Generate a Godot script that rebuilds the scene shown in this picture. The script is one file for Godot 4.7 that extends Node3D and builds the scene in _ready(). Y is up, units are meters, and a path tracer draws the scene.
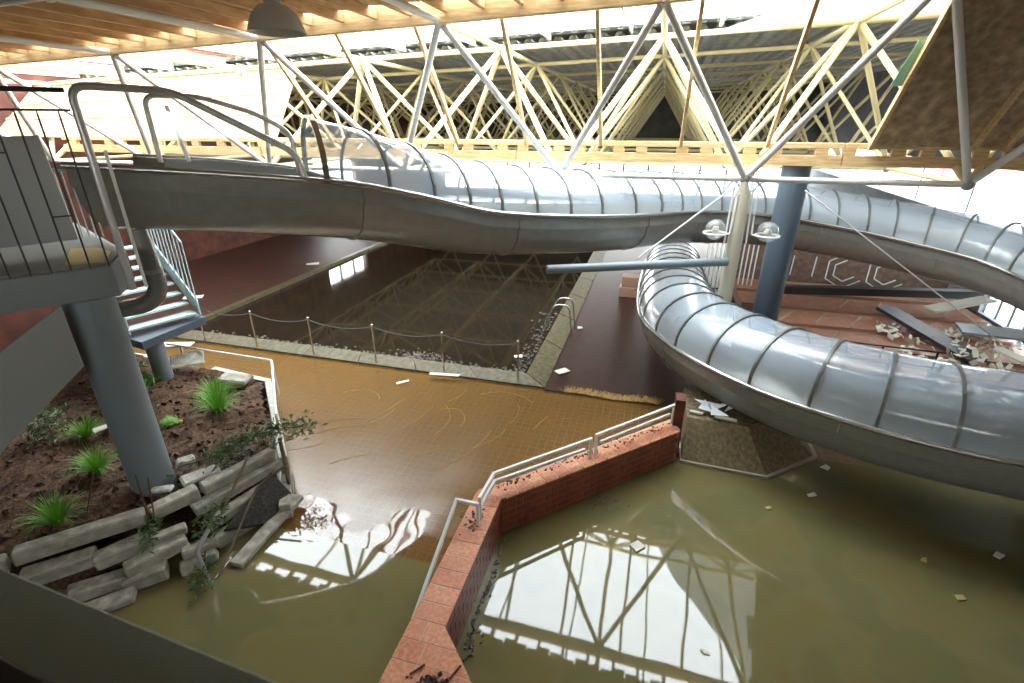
extends Node3D
# Flooded indoor pool hall under a space-frame roof.
# s = across the hall, h = height, p = along the hall away from the viewer; the hall is turned 15.6 degrees to the view.

const CA := 0.96316
const SA := 0.26892

var M := {}
var used := {}
var boxes := {}
var rng := RandomNumberGenerator.new()
var strut_mesh: ArrayMesh
var ball_mesh: ArrayMesh


class MB:
	var v := PackedVector3Array()
	var n := PackedVector3Array()
	var uv := PackedVector2Array()
	var ix := PackedInt32Array()

	func vert(p: Vector3, nn: Vector3, t := Vector2.ZERO) -> int:
		v.append(p); n.append(nn); uv.append(t)
		return v.size() - 1

	func face(a: int, b: int, c: int) -> void:
		var g := (v[b] - v[a]).cross(v[c] - v[a])
		if g.dot(n[a] + n[b] + n[c]) > 0.0:
			ix.append_array([a, c, b])
		else:
			ix.append_array([a, b, c])

	func tri(a: Vector3, b: Vector3, c: Vector3, hint: Vector3) -> void:
		var g := (b - a).cross(c - a)
		if g.length_squared() < 1e-14:
			return
		g = g.normalized()
		if g.dot(hint) < 0.0:
			g = -g
		face(vert(a, g), vert(b, g), vert(c, g))

	func quad(a: Vector3, b: Vector3, c: Vector3, d: Vector3, hint: Vector3) -> void:
		tri(a, b, c, hint)
		tri(a, c, d, hint)

	func bbox(xf: Transform3D, size: Vector3, bev: float) -> void:
		var hf := size * 0.5
		bev = minf(bev, minf(hf.x, minf(hf.y, hf.z)) * 0.9)
		var pt := func(sg: Array, ax: int) -> Vector3:
			var q := Vector3.ZERO
			for k in 3:
				q[k] = sg[k] * (hf[k] if k == ax else hf[k] - bev)
			return xf * q
		for ax in 3:
			var o1 := (ax + 1) % 3
			var o2 := (ax + 2) % 3
			for sg in [-1, 1]:
				var cs := []
				for e in [[-1, -1], [1, -1], [1, 1], [-1, 1]]:
					var q := [0, 0, 0]
					q[ax] = sg; q[o1] = e[0]; q[o2] = e[1]
					cs.append(pt.call(q, ax))
				quad(cs[0], cs[1], cs[2], cs[3], xf.basis[ax] * sg)
			if bev > 0.0:
				for s1 in [-1, 1]:
					for s2 in [-1, 1]:
						var qa := [0, 0, 0]
						var qb := [0, 0, 0]
						qa[o1] = s1; qa[o2] = s2; qa[ax] = -1
						qb[o1] = s1; qb[o2] = s2; qb[ax] = 1
						quad(pt.call(qa, o1), pt.call(qb, o1), pt.call(qb, o2), pt.call(qa, o2), xf.basis[o1] * s1 + xf.basis[o2] * s2)
		if bev > 0.0:
			for a in [-1, 1]:
				for b in [-1, 1]:
					for c in [-1, 1]:
						var q := [a, b, c]
						tri(pt.call(q, 0), pt.call(q, 1), pt.call(q, 2), xf.basis * Vector3(a, b, c))

	func beam(a: Vector3, b: Vector3, w: float, hh: float, bev := 0.006, up := Vector3.UP) -> void:
		var z := (b - a).normalized()
		if absf(z.dot(up)) > 0.99:
			up = Vector3.RIGHT
		var x := up.cross(z).normalized()
		var y := z.cross(x)
		bbox(Transform3D(Basis(x, y, z), (a + b) * 0.5), Vector3(w, hh, a.distance_to(b)), bev)

	func tube(pts: Array, r: float, seg := 8, caps := true, radii := []) -> void:
		var t0: Vector3 = (pts[1] - pts[0]).normalized()
		var x := t0.cross(Vector3.UP)
		if x.length() < 0.05:
			x = t0.cross(Vector3.RIGHT)
		x = x.normalized()
		var rings := []
		for i in pts.size():
			var t: Vector3
			if i == 0:
				t = t0
			elif i == pts.size() - 1:
				t = (pts[i] - pts[i - 1]).normalized()
			else:
				t = ((pts[i] - pts[i - 1]).normalized() + (pts[i + 1] - pts[i]).normalized()).normalized()
			x = (x - t * x.dot(t)).normalized()
			var y := t.cross(x)
			var rr: float = radii[i] if radii.size() else r
			var ring := []
			for k in seg:
				var a := TAU * k / seg
				var d := x * cos(a) + y * sin(a)
				ring.append(vert(pts[i] + d * rr, d))
			rings.append(ring)
		for i in rings.size() - 1:
			for k in seg:
				var k2 := (k + 1) % seg
				face(rings[i][k], rings[i + 1][k], rings[i + 1][k2])
				face(rings[i][k], rings[i + 1][k2], rings[i][k2])
		if caps:
			for e in [0, rings.size() - 1]:
				var d: Vector3 = -t0 if e == 0 else (pts[-1] - pts[-2]).normalized()
				var c := vert(pts[e], d)
				for k in seg:
					face(c, vert(v[rings[e][k]], d), vert(v[rings[e][(k + 1) % seg]], d))

	func lathe(prof: Array, seg: int, xf := Transform3D.IDENTITY) -> void:
		for i in prof.size() - 1:
			var p0: Vector2 = prof[i]
			var p1: Vector2 = prof[i + 1]
			var e := p1 - p0
			var nn := Vector2(e.y, -e.x).normalized()
			for k in seg:
				var a0 := TAU * k / seg
				var a1 := TAU * (k + 1) / seg
				var q := []
				for pr in [[p0, a0], [p0, a1], [p1, a1], [p1, a0]]:
					var dir := Vector3(cos(pr[1]), 0, sin(pr[1]))
					q.append(vert(xf * (dir * pr[0].x + Vector3.UP * pr[0].y), xf.basis * (dir * nn.x + Vector3.UP * nn.y)))
				face(q[0], q[1], q[2])
				face(q[0], q[2], q[3])

	func mesh() -> ArrayMesh:
		var arr := []
		arr.resize(Mesh.ARRAY_MAX)
		arr[Mesh.ARRAY_VERTEX] = v
		arr[Mesh.ARRAY_NORMAL] = n
		arr[Mesh.ARRAY_TEX_UV] = uv
		arr[Mesh.ARRAY_INDEX] = ix
		var m := ArrayMesh.new()
		m.add_surface_from_arrays(Mesh.PRIMITIVE_TRIANGLES, arr)
		return m


# ---------------------------------------------------------------- helpers
func W(s: float, h: float, p: float) -> Vector3:
	return Vector3(s * CA + p * SA, h, s * SA - p * CA)


func pz(v: Vector3) -> float:
	return v.x * SA - v.z * CA


func dirw(s: float, p: float) -> Vector3:
	return Vector3(s * CA + p * SA, 0, s * SA - p * CA).normalized()


func numbered(called: String) -> String:
	if not used.has(called):
		used[called] = 0
		return called
	used[called] += 1
	return "%s_%03d" % [called, used[called]]


func tag(o: Node, label: String, category: String, group := "", kind := "") -> void:
	o.set_meta("label", label)
	o.set_meta("category", category)
	if group:
		o.set_meta("group", group)
	if kind:
		o.set_meta("kind", kind)


func thing(called: String, label: String, category: String, at: Vector3, group := "") -> Node3D:
	var o := Node3D.new()
	o.name = numbered(called)
	o.position = at
	add_child(o)
	tag(o, label, category, group)
	return o


func structure(called: String, at := Vector3.ZERO) -> Node3D:
	var o := Node3D.new()
	o.name = numbered(called)
	o.position = at
	add_child(o)
	o.set_meta("kind", "structure")
	return o


# a mesh in world coordinates as a part of a thing or, with no parent, as a thing of its own
func part(called: String, mb: MB, m: Material, parent: Node3D = null) -> MeshInstance3D:
	var o := MeshInstance3D.new()
	o.mesh = mb.mesh()
	o.material_override = m
	if parent:
		o.name = called
		parent.add_child(o, true)
		var q: Node = parent
		var off := Vector3.ZERO
		while q != self:
			off += q.position
			q = q.get_parent()
		o.position = -off
	else:
		o.name = numbered(called)
		add_child(o)
	return o


# a shared mesh placed by a transform
func put(called: String, me: Mesh, m: Material, xf: Transform3D, parent: Node3D) -> MeshInstance3D:
	var o := MeshInstance3D.new()
	o.mesh = me
	o.material_override = m
	o.name = called
	parent.add_child(o, true)
	o.transform = Transform3D(Basis.IDENTITY, -parent.position) * xf
	return o


func box_mesh(size: Vector3, bev: float) -> ArrayMesh:
	var key := "%.3f_%.3f_%.3f_%.3f" % [size.x, size.y, size.z, bev]
	if not boxes.has(key):
		var mb := MB.new()
		mb.bbox(Transform3D.IDENTITY, size, bev)
		boxes[key] = mb.mesh()
	return boxes[key]


func rod(called: String, a: Vector3, b: Vector3, r: float, m: Material, parent: Node3D) -> MeshInstance3D:
	var y := b - a
	var x := y.cross(Vector3(0.31, 0.2, 0.93)).normalized()
	var z := x.cross(y.normalized())
	return put(called, strut_mesh, m, Transform3D(Basis(x * r, y, z * r), (a + b) * 0.5), parent)


func prism(mb: MB, poly: Array, y0: float, y1: float, sides := true) -> void:
	var pv := PackedVector2Array()
	for q in poly:
		pv.append(q)
	var t := Geometry2D.triangulate_polygon(pv)
	for i in range(0, t.size(), 3):
		for e in ([[y1, Vector3.UP], [y0, Vector3.DOWN]] if sides else [[y1, Vector3.UP]]):
			var ids := []
			for k in 3:
				var q := pv[t[i + k]]
				ids.append(mb.vert(W(q.x, e[0], q.y), e[1], q))
			mb.face(ids[0], ids[1], ids[2])
	if sides:
		var c := Vector2.ZERO
		for q in pv:
			c += q / pv.size()
		var ccw := not Geometry2D.is_polygon_clockwise(pv)
		for i in pv.size():
			var a := pv[i]
			var b := pv[(i + 1) % pv.size()]
			var e := (b - a).normalized()
			var o := Vector2(e.y, -e.x) if ccw else Vector2(-e.y, e.x)
			mb.quad(W(a.x, y0, a.y), W(b.x, y0, b.y), W(b.x, y1, b.y), W(a.x, y1, a.y), dirw(o.x, o.y))


func V(s: float, p: float) -> Vector2:
	return Vector2(s, p)


func curve(pts: Array, step: float) -> Array:
	var out := []
	for i in pts.size() - 1:
		var a: Vector3 = pts[maxi(i - 1, 0)]
		var b: Vector3 = pts[i]
		var c: Vector3 = pts[i + 1]
		var d: Vector3 = pts[mini(i + 2, pts.size() - 1)]
		var m := maxi(1, int(ceil(b.distance_to(c) / step)))
		for k in m:
			out.append(b.cubic_interpolate(c, a, d, float(k) / m))
	out.append(pts[-1])
	return out


# round the corners of a polyline
func bent(pts: Array, r: float, k := 5) -> Array:
	var out := [pts[0]]
	for i in range(1, pts.size() - 1):
		var a: Vector3 = pts[i] + (pts[i - 1] - pts[i]).normalized() * minf(r, pts[i].distance_to(pts[i - 1]) * 0.45)
		var b: Vector3 = pts[i] + (pts[i + 1] - pts[i]).normalized() * minf(r, pts[i].distance_to(pts[i + 1]) * 0.45)
		for j in k + 1:
			var t := float(j) / k
			out.append(a.lerp(pts[i], t).lerp(pts[i].lerp(b, t), t))
	out.append(pts[-1])
	return out


# ---------------------------------------------------------------- materials
func mat(called: String, c: Color, rough := 0.7, metal := 0.0) -> StandardMaterial3D:
	var m := StandardMaterial3D.new()
	m.resource_name = called
	m.albedo_color = c
	m.roughness = rough
	m.metallic = metal
	M[called] = m
	return m


func noise_tex(freq: float, seed_: int, colors: Array, offsets: Array, type := FastNoiseLite.TYPE_SIMPLEX_SMOOTH, oct := 4, size := 512) -> NoiseTexture2D:
	var f := FastNoiseLite.new()
	f.seed = seed_
	f.noise_type = type
	f.frequency = freq
	f.fractal_octaves = oct
	var g := Gradient.new()
	g.offsets = PackedFloat32Array(offsets)
	g.colors = PackedColorArray(colors)
	var t := NoiseTexture2D.new()
	t.width = size
	t.height = size
	t.seamless = true
	t.noise = f
	t.color_ramp = g
	return t


func bump_tex(freq: float, seed_: int, strength: float, oct := 3) -> NoiseTexture2D:
	var f := FastNoiseLite.new()
	f.seed = seed_
	f.frequency = freq
	f.fractal_octaves = oct
	var t := NoiseTexture2D.new()
	t.width = 512
	t.height = 512
	t.seamless = true
	t.noise = f
	t.as_normal_map = true
	t.bump_strength = strength
	return t


func tri_planar(m: StandardMaterial3D, sc: Vector3, world := false) -> void:
	m.uv1_triplanar = true
	m.uv1_world_triplanar = world
	m.uv1_scale = sc


func textured(called: String, dark: Color, light: Color, sc: Vector3, rough := 0.8, freq := 0.012, seed_ := 1, nrm := 0.0) -> StandardMaterial3D:
	var m := mat(called, Color.WHITE, rough)
	m.albedo_texture = noise_tex(freq, seed_, [dark, dark.lerp(light, 0.45), light], [0.2, 0.5, 0.8])
	tri_planar(m, sc)
	if nrm > 0.0:
		m.normal_enabled = true
		m.normal_texture = bump_tex(0.03, seed_ + 7, 6.0)
		m.normal_scale = nrm
	return m


func grid_image(px: int, cells: int, tile_a: Color, tile_b: Color, grout: Color, grout_px: int) -> ImageTexture:
	var im := Image.create(px, px, false, Image.FORMAT_RGB8)
	im.fill(grout)
	var r := RandomNumberGenerator.new()
	r.seed = 5
	var c := px / cells
	for y in cells:
		for x in cells:
			im.fill_rect(Rect2i(x * c, y * c, c - grout_px, c - grout_px), tile_a.lerp(tile_b, r.randf()))
	im.generate_mipmaps()
	return ImageTexture.create_from_image(im)


# film of silt floating on the deck water: dull where it lies, clear in a ragged strip along the basin (16 m square, u = s, v = p)
func film_image() -> ImageTexture:
	var im := Image.create(512, 512, false, Image.FORMAT_RGB8)
	var f := FastNoiseLite.new()
	f.seed = 9
	f.frequency = 0.02
	f.fractal_octaves = 5
	for y in 512:
		for x in 512:
			var p := y * 16.0 / 512.0 + f.get_noise_2d(x, y) * 1.1
			var v := 0.12 if p < 5.05 else (0.85 + 0.15 * f.get_noise_2d(y, x))
			im.set_pixel(x, y, Color(v, v, v))
	im.generate_mipmaps()
	return ImageTexture.create_from_image(im)


func make_materials() -> void:
	var m: StandardMaterial3D
	mat("white_steel", Color(0.86, 0.85, 0.82), 0.4)
	mat("cream_steel", Color(0.72, 0.70, 0.62), 0.5)
	mat("lit_steel", Color(0.88, 0.83, 0.64), 0.5)  # the white frame steel again, with warm skylight glow put into the colour
	mat("grey_steel", Color(0.56, 0.57, 0.56), 0.4)
	mat("pipe_grey", Color(0.62, 0.63, 0.62), 0.6)
	mat("pipe_steel", Color(0.74, 0.74, 0.72), 0.3, 0.3)
	mat("dark_steel", Color(0.17, 0.175, 0.18), 0.5)
	mat("bright_steel", Color(0.72, 0.72, 0.70), 0.25, 0.85)
	mat("column_paint", Color(0.46, 0.50, 0.52), 0.42)
	mat("slate_paint", Color(0.27, 0.31, 0.35), 0.4)
	mat("tower_paint", Color(0.46, 0.48, 0.48), 0.55)
	mat("white_paint", Color(0.88, 0.88, 0.86), 0.4)
	mat("stair_paint", Color(0.72, 0.80, 0.80), 0.5)
	mat("rope", Color(0.30, 0.30, 0.29), 0.8)
	mat("rib", Color(0.40, 0.41, 0.40), 0.4, 0.3)
	mat("black_rubber", Color(0.06, 0.06, 0.06), 0.7)
	mat("blue_cloth", Color(0.16, 0.36, 0.66), 0.8)
	mat("white_cloth", Color(0.86, 0.88, 0.9), 0.8)
	mat("inlay", Color(0.82, 0.84, 0.85), 0.5)
	m = textured("trough", Color(0.53, 0.535, 0.51), Color(0.575, 0.575, 0.55), Vector3(0.5, 0.5, 0.5), 0.27, 0.02, 3)
	m.metallic = 0.25
	mat("rim", Color(0.70, 0.70, 0.68), 0.22, 0.8)
	m = mat("cover", Color(0.84, 0.91, 0.97, 0.30), 0.14)
	m.transparency = BaseMaterial3D.TRANSPARENCY_ALPHA
	m = mat("glass", Color(0.93, 0.97, 0.97, 0.10), 0.02)
	m.transparency = BaseMaterial3D.TRANSPARENCY_ALPHA
	m = mat("lamp_glass", Color(0.85, 0.86, 0.84, 0.16), 0.05)
	m.transparency = BaseMaterial3D.TRANSPARENCY_ALPHA
	textured("timber", Color(0.76, 0.62, 0.42), Color(0.89, 0.77, 0.57), Vector3(0.25, 2.2, 2.2), 0.75, 0.015, 11)
	textured("plank_a", Color(0.66, 0.50, 0.33), Color(0.80, 0.64, 0.45), Vector3(2.4, 1.0, 0.3), 0.8, 0.012, 13)
	textured("plank_b", Color(0.70, 0.54, 0.36), Color(0.83, 0.67, 0.47), Vector3(2.1, 1.0, 0.25), 0.8, 0.012, 14)
	m = mat("osb", Color.WHITE, 0.85)
	m.albedo_texture = noise_tex(0.03, 21, [Color(0.56, 0.46, 0.34), Color(0.69, 0.58, 0.44), Color(0.80, 0.70, 0.54)], [0.25, 0.5, 0.78], FastNoiseLite.TYPE_CELLULAR, 3)
	tri_planar(m, Vector3(0.4, 0.4, 0.7))
	textured("roof_sheet", Color(0.56, 0.56, 0.52), Color(0.68, 0.67, 0.62), Vector3(0.3, 0.3, 0.3), 0.6, 0.01, 15)
	textured("wall_red", Color(0.26, 0.13, 0.09), Color(0.42, 0.22, 0.15), Vector3(0.25, 0.25, 0.25), 0.8, 0.01, 16)
	textured("wall_grey", Color(0.30, 0.30, 0.29), Color(0.40, 0.40, 0.38), Vector3(0.2, 0.2, 0.2), 0.85, 0.01, 17)
	textured("wall_pale", Color(0.42, 0.45, 0.49), Color(0.52, 0.52, 0.54), Vector3(0.2, 0.2, 0.2), 0.8, 0.01, 29)
	textured("basin", Color(0.30, 0.29, 0.18), Color(0.38, 0.36, 0.22), Vector3(0.4, 0.4, 0.4), 0.9, 0.01, 18)
	textured("soil", Color(0.20, 0.135, 0.09), Color(0.44, 0.32, 0.22), Vector3(1.3, 1.3, 1.3), 0.95, 0.02, 19, 1.0)
	textured("concrete", Color(0.54, 0.525, 0.47), Color(0.72, 0.70, 0.64), Vector3(0.8, 0.8, 0.8), 0.9, 0.012, 20, 0.35)
	textured("rock", Color(0.14, 0.13, 0.115), Color(0.30, 0.28, 0.25), Vector3(1.8, 1.8, 1.8), 0.9, 0.02, 23, 1.0)
	textured("curb", Color(0.66, 0.65, 0.60), Color(0.82, 0.81, 0.77), Vector3(1.2, 1.2, 1.2), 0.7, 0.02, 24)
	textured("coping", Color(0.26, 0.235, 0.15), Color(0.41, 0.375, 0.255), Vector3(0.7, 0.7, 0.7), 0.45, 0.015, 25)
	textured("plinth", Color(0.36, 0.31, 0.21), Color(0.58, 0.51, 0.37), Vector3(0.8, 0.8, 0.8), 0.8, 0.03, 26, 0.4)
	textured("hex_plaster", Color(0.36, 0.29, 0.24), Color(0.48, 0.39, 0.33), Vector3(0.4, 0.4, 0.4), 0.7, 0.02, 28)
	mat("plinth_edge", Color(0.62, 0.58, 0.50), 0.7)
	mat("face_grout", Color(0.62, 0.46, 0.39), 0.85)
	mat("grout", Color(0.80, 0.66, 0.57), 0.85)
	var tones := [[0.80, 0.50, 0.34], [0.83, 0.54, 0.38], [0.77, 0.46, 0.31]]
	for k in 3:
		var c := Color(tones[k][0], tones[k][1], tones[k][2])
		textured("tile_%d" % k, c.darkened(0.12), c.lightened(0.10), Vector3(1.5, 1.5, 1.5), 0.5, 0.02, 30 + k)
		var f: Color = [Color(0.46, 0.23, 0.165), Color(0.50, 0.26, 0.185), Color(0.43, 0.205, 0.15)][k]  # cap tile colours darkened: the shade on the wall face is put into them
		textured("shaded_face_tile_%d" % k, f, Color(f.r + 0.05, f.g + 0.04, f.b + 0.03), Vector3(1.5, 1.5, 1.5), 0.35, 0.02, 40 + k)
	m = mat("deck_tile", Color.WHITE, 0.6)
	m.albedo_texture = grid_image(1024, 16, Color(0.43, 0.30, 0.15), Color(0.50, 0.36, 0.19), Color(0.70, 0.58, 0.38), 6)
	m.uv1_scale = Vector3(0.42, 0.42, 1)
	m.detail_enabled = true
	m.detail_albedo = noise_tex(0.008, 51, [Color(0.55, 0.39, 0.17, 0.75), Color(0.50, 0.35, 0.15, 0.35), Color(0.36, 0.25, 0.12, 0.1)], [0.3, 0.5, 0.7])
	m.detail_uv_layer = BaseMaterial3D.DETAIL_UV_1
	m = mat("wet_tile", Color.WHITE, 0.38)
	m.albedo_texture = grid_image(1024, 16, Color(0.17, 0.085, 0.06), Color(0.23, 0.12, 0.085), Color(0.12, 0.08, 0.06), 4)
	m.uv1_scale = Vector3(0.3, 0.3, 1)
	m = mat("side_tile", Color.WHITE, 0.5)
	m.albedo_texture = grid_image(1024, 16, Color(0.22, 0.125, 0.09), Color(0.28, 0.16, 0.115), Color(0.19, 0.125, 0.09), 4)
	m.uv1_scale = Vector3(0.3, 0.3, 1)
	m = mat("terrace_tile", Color.WHITE, 0.4)
	m.albedo_texture = grid_image(1024, 16, Color(0.60, 0.42, 0.34), Color(0.67, 0.49, 0.40), Color(0.52, 0.40, 0.34), 4)
	m.uv1_scale = Vector3(0.3, 0.3, 1)
	# murky water: olive in the deep basin, thin and brown over the deck, dark in the lap pool
	m = mat("deep_water", Color(0.43, 0.405, 0.27), 0.03)
	m.albedo_texture = noise_tex(0.006, 61, [Color(0.94, 0.96, 0.95), Color(1, 1, 1), Color(1, 0.98, 0.93)], [0.3, 0.5, 0.7])
	m.normal_enabled = true
	m.normal_texture = bump_tex(0.006, 62, 3.0, 2)
	m.normal_scale = 0.06
	m.uv1_scale = Vector3(0.22, 0.22, 1)
	m = mat("shallow_water", Color(0.47, 0.34, 0.15, 0.60), 0.25)
	m.roughness_texture = film_image()
	m.roughness_texture_channel = BaseMaterial3D.TEXTURE_CHANNEL_RED
	m.transparency = BaseMaterial3D.TRANSPARENCY_ALPHA
	m.normal_enabled = true
	m.normal_texture = bump_tex(0.04, 63, 3.0, 2)
	m.normal_scale = 0.05
	m.uv1_scale = Vector3(1.0 / 16.0, 1.0 / 16.0, 1)
	m = mat("lap_water", Color(0.15, 0.12, 0.085), 0.05)
	m.normal_enabled = true
	m.normal_texture = bump_tex(0.008, 64, 3.0, 2)
	m.normal_scale = 0.03
	m.uv1_scale = Vector3(0.2, 0.2, 1)
	m = mat("grass", Color(0.38, 0.60, 0.17), 0.6)
	m.backlight_enabled = true
	m.backlight = Color(0.25, 0.35, 0.08)
	mat("leaf", Color(0.30, 0.39, 0.23), 0.45)
	mat("stem", Color(0.36, 0.27, 0.17), 0.8)
	mat("dead_wood", Color(0.40, 0.34, 0.26), 0.85)
	mat("straw", Color(0.74, 0.60, 0.36), 0.9)
	textured("rubble", Color(0.20, 0.19, 0.16), Color(0.62, 0.60, 0.54), Vector3(2.5, 2.5, 2.5), 0.9, 0.03, 70)
	mat("paper", Color(0.85, 0.84, 0.78), 0.8)
	mat("litter", Color(0.66, 0.60, 0.38), 0.8)
	mat("green_sheet", Color(0.66, 0.90, 0.76), 0.6)
	m = mat("tarpaulin", Color(0.85, 0.85, 0.83), 0.8)
	m.backlight_enabled = true
	m.backlight = Color(0.55, 0.55, 0.55)
	mat("lamp_shade", Color(0.84, 0.83, 0.79), 0.4)
	mat("lamp_inside", Color(0.82, 0.82, 0.76), 0.35)
	textured("paving", Color(0.52, 0.52, 0.50), Color(0.64, 0.64, 0.62), Vector3(0.1, 0.1, 0.1), 0.9, 0.02, 75)
	mat("pink_render", Color(0.78, 0.55, 0.52), 0.9)
	mat("red_panel", Color(0.72, 0.25, 0.25), 0.8)
	mat("turquoise_panel", Color(0.45, 0.72, 0.74), 0.8)
	mat("platform_floor", Color(0.44, 0.46, 0.44), 0.75)
	mat("yellow_mat", Color(0.76, 0.68, 0.42), 0.85)
	mat("ledge", Color(0.56, 0.63, 0.60), 0.6)
	mat("bark", Color(0.25, 0.19, 0.14), 0.9)


func roof_y(s: float) -> float:
	return 7.16 + 0.033 * (s + 0.2)


func _ready() -> void:
	rng.seed = 20
	# ---- camera, sky, exposure
	var cam := Camera3D.new()
	cam.name = "camera"
	add_child(cam)
	cam.position = Vector3(0, 5.5, 0)
	cam.rotation.x = -atan(0.4377)
	cam.fov = rad_to_deg(2.0 * atan(341.5 / 501.5))
	cam.near = 0.05
	cam.far = 300.0
	cam.current = true
	var att := CameraAttributesPhysical.new()
	att.frustum_focal_length = 12.0 / (341.5 / 501.5)
	att.frustum_focus_distance = 9.0
	att.exposure_aperture = 4.0
	cam.attributes = att
	var env := Environment.new()
	env.background_mode = Environment.BG_SKY
	var sm := ProceduralSkyMaterial.new()
	sm.sky_top_color = Color(0.93, 0.97, 1.0)
	sm.sky_horizon_color = Color(1.0, 1.0, 0.98)
	sm.ground_horizon_color = Color(0.75, 0.76, 0.76)
	sm.ground_bottom_color = Color(0.5, 0.5, 0.5)
	sm.sky_curve = 0.3
	sm.energy_multiplier = 1.0
	var sky := Sky.new()
	sky.sky_material = sm
	env.sky = sky
	env.background_energy_multiplier = 1.0
	env.tonemap_mode = Environment.TONE_MAPPER_LINEAR
	env.tonemap_exposure = 20.0
	env.sdfgi_enabled = true
	env.ssao_enabled = true
	env.ssil_enabled = true
	var we := WorldEnvironment.new()
	we.name = "environment"
	we.environment = env
	add_child(we)

	make_materials()
	var mb := MB.new()
	mb.lathe([Vector2(0.0, -0.5), Vector2(0.62, -0.5), Vector2(1.0, -0.465), Vector2(1.0, 0.465), Vector2(0.62, 0.5), Vector2(0.0, 0.5)], 10)
	for i in mb.v.size():
		if absf(mb.v[i].y) < 0.49:
			mb.n[i] = Vector3(mb.v[i].x, 0, mb.v[i].z).normalized()
	strut_mesh = mb.mesh()
	mb = MB.new()
	var pr := []
	for k in 9:
		pr.append(Vector2(sin(PI * k / 8), -cos(PI * k / 8)))
	mb.lathe(pr, 12)
	for i in mb.v.size():
		mb.n[i] = mb.v[i].normalized()
	ball_mesh = mb.mesh()

	build_shell()
	build_roof()
	build_slide()
	build_tower()
	build_wall_and_rails()
	build_planter()
	build_pool_edge()
	build_middle()
	build_far_right()
	build_outside()
	build_litter()


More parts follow.
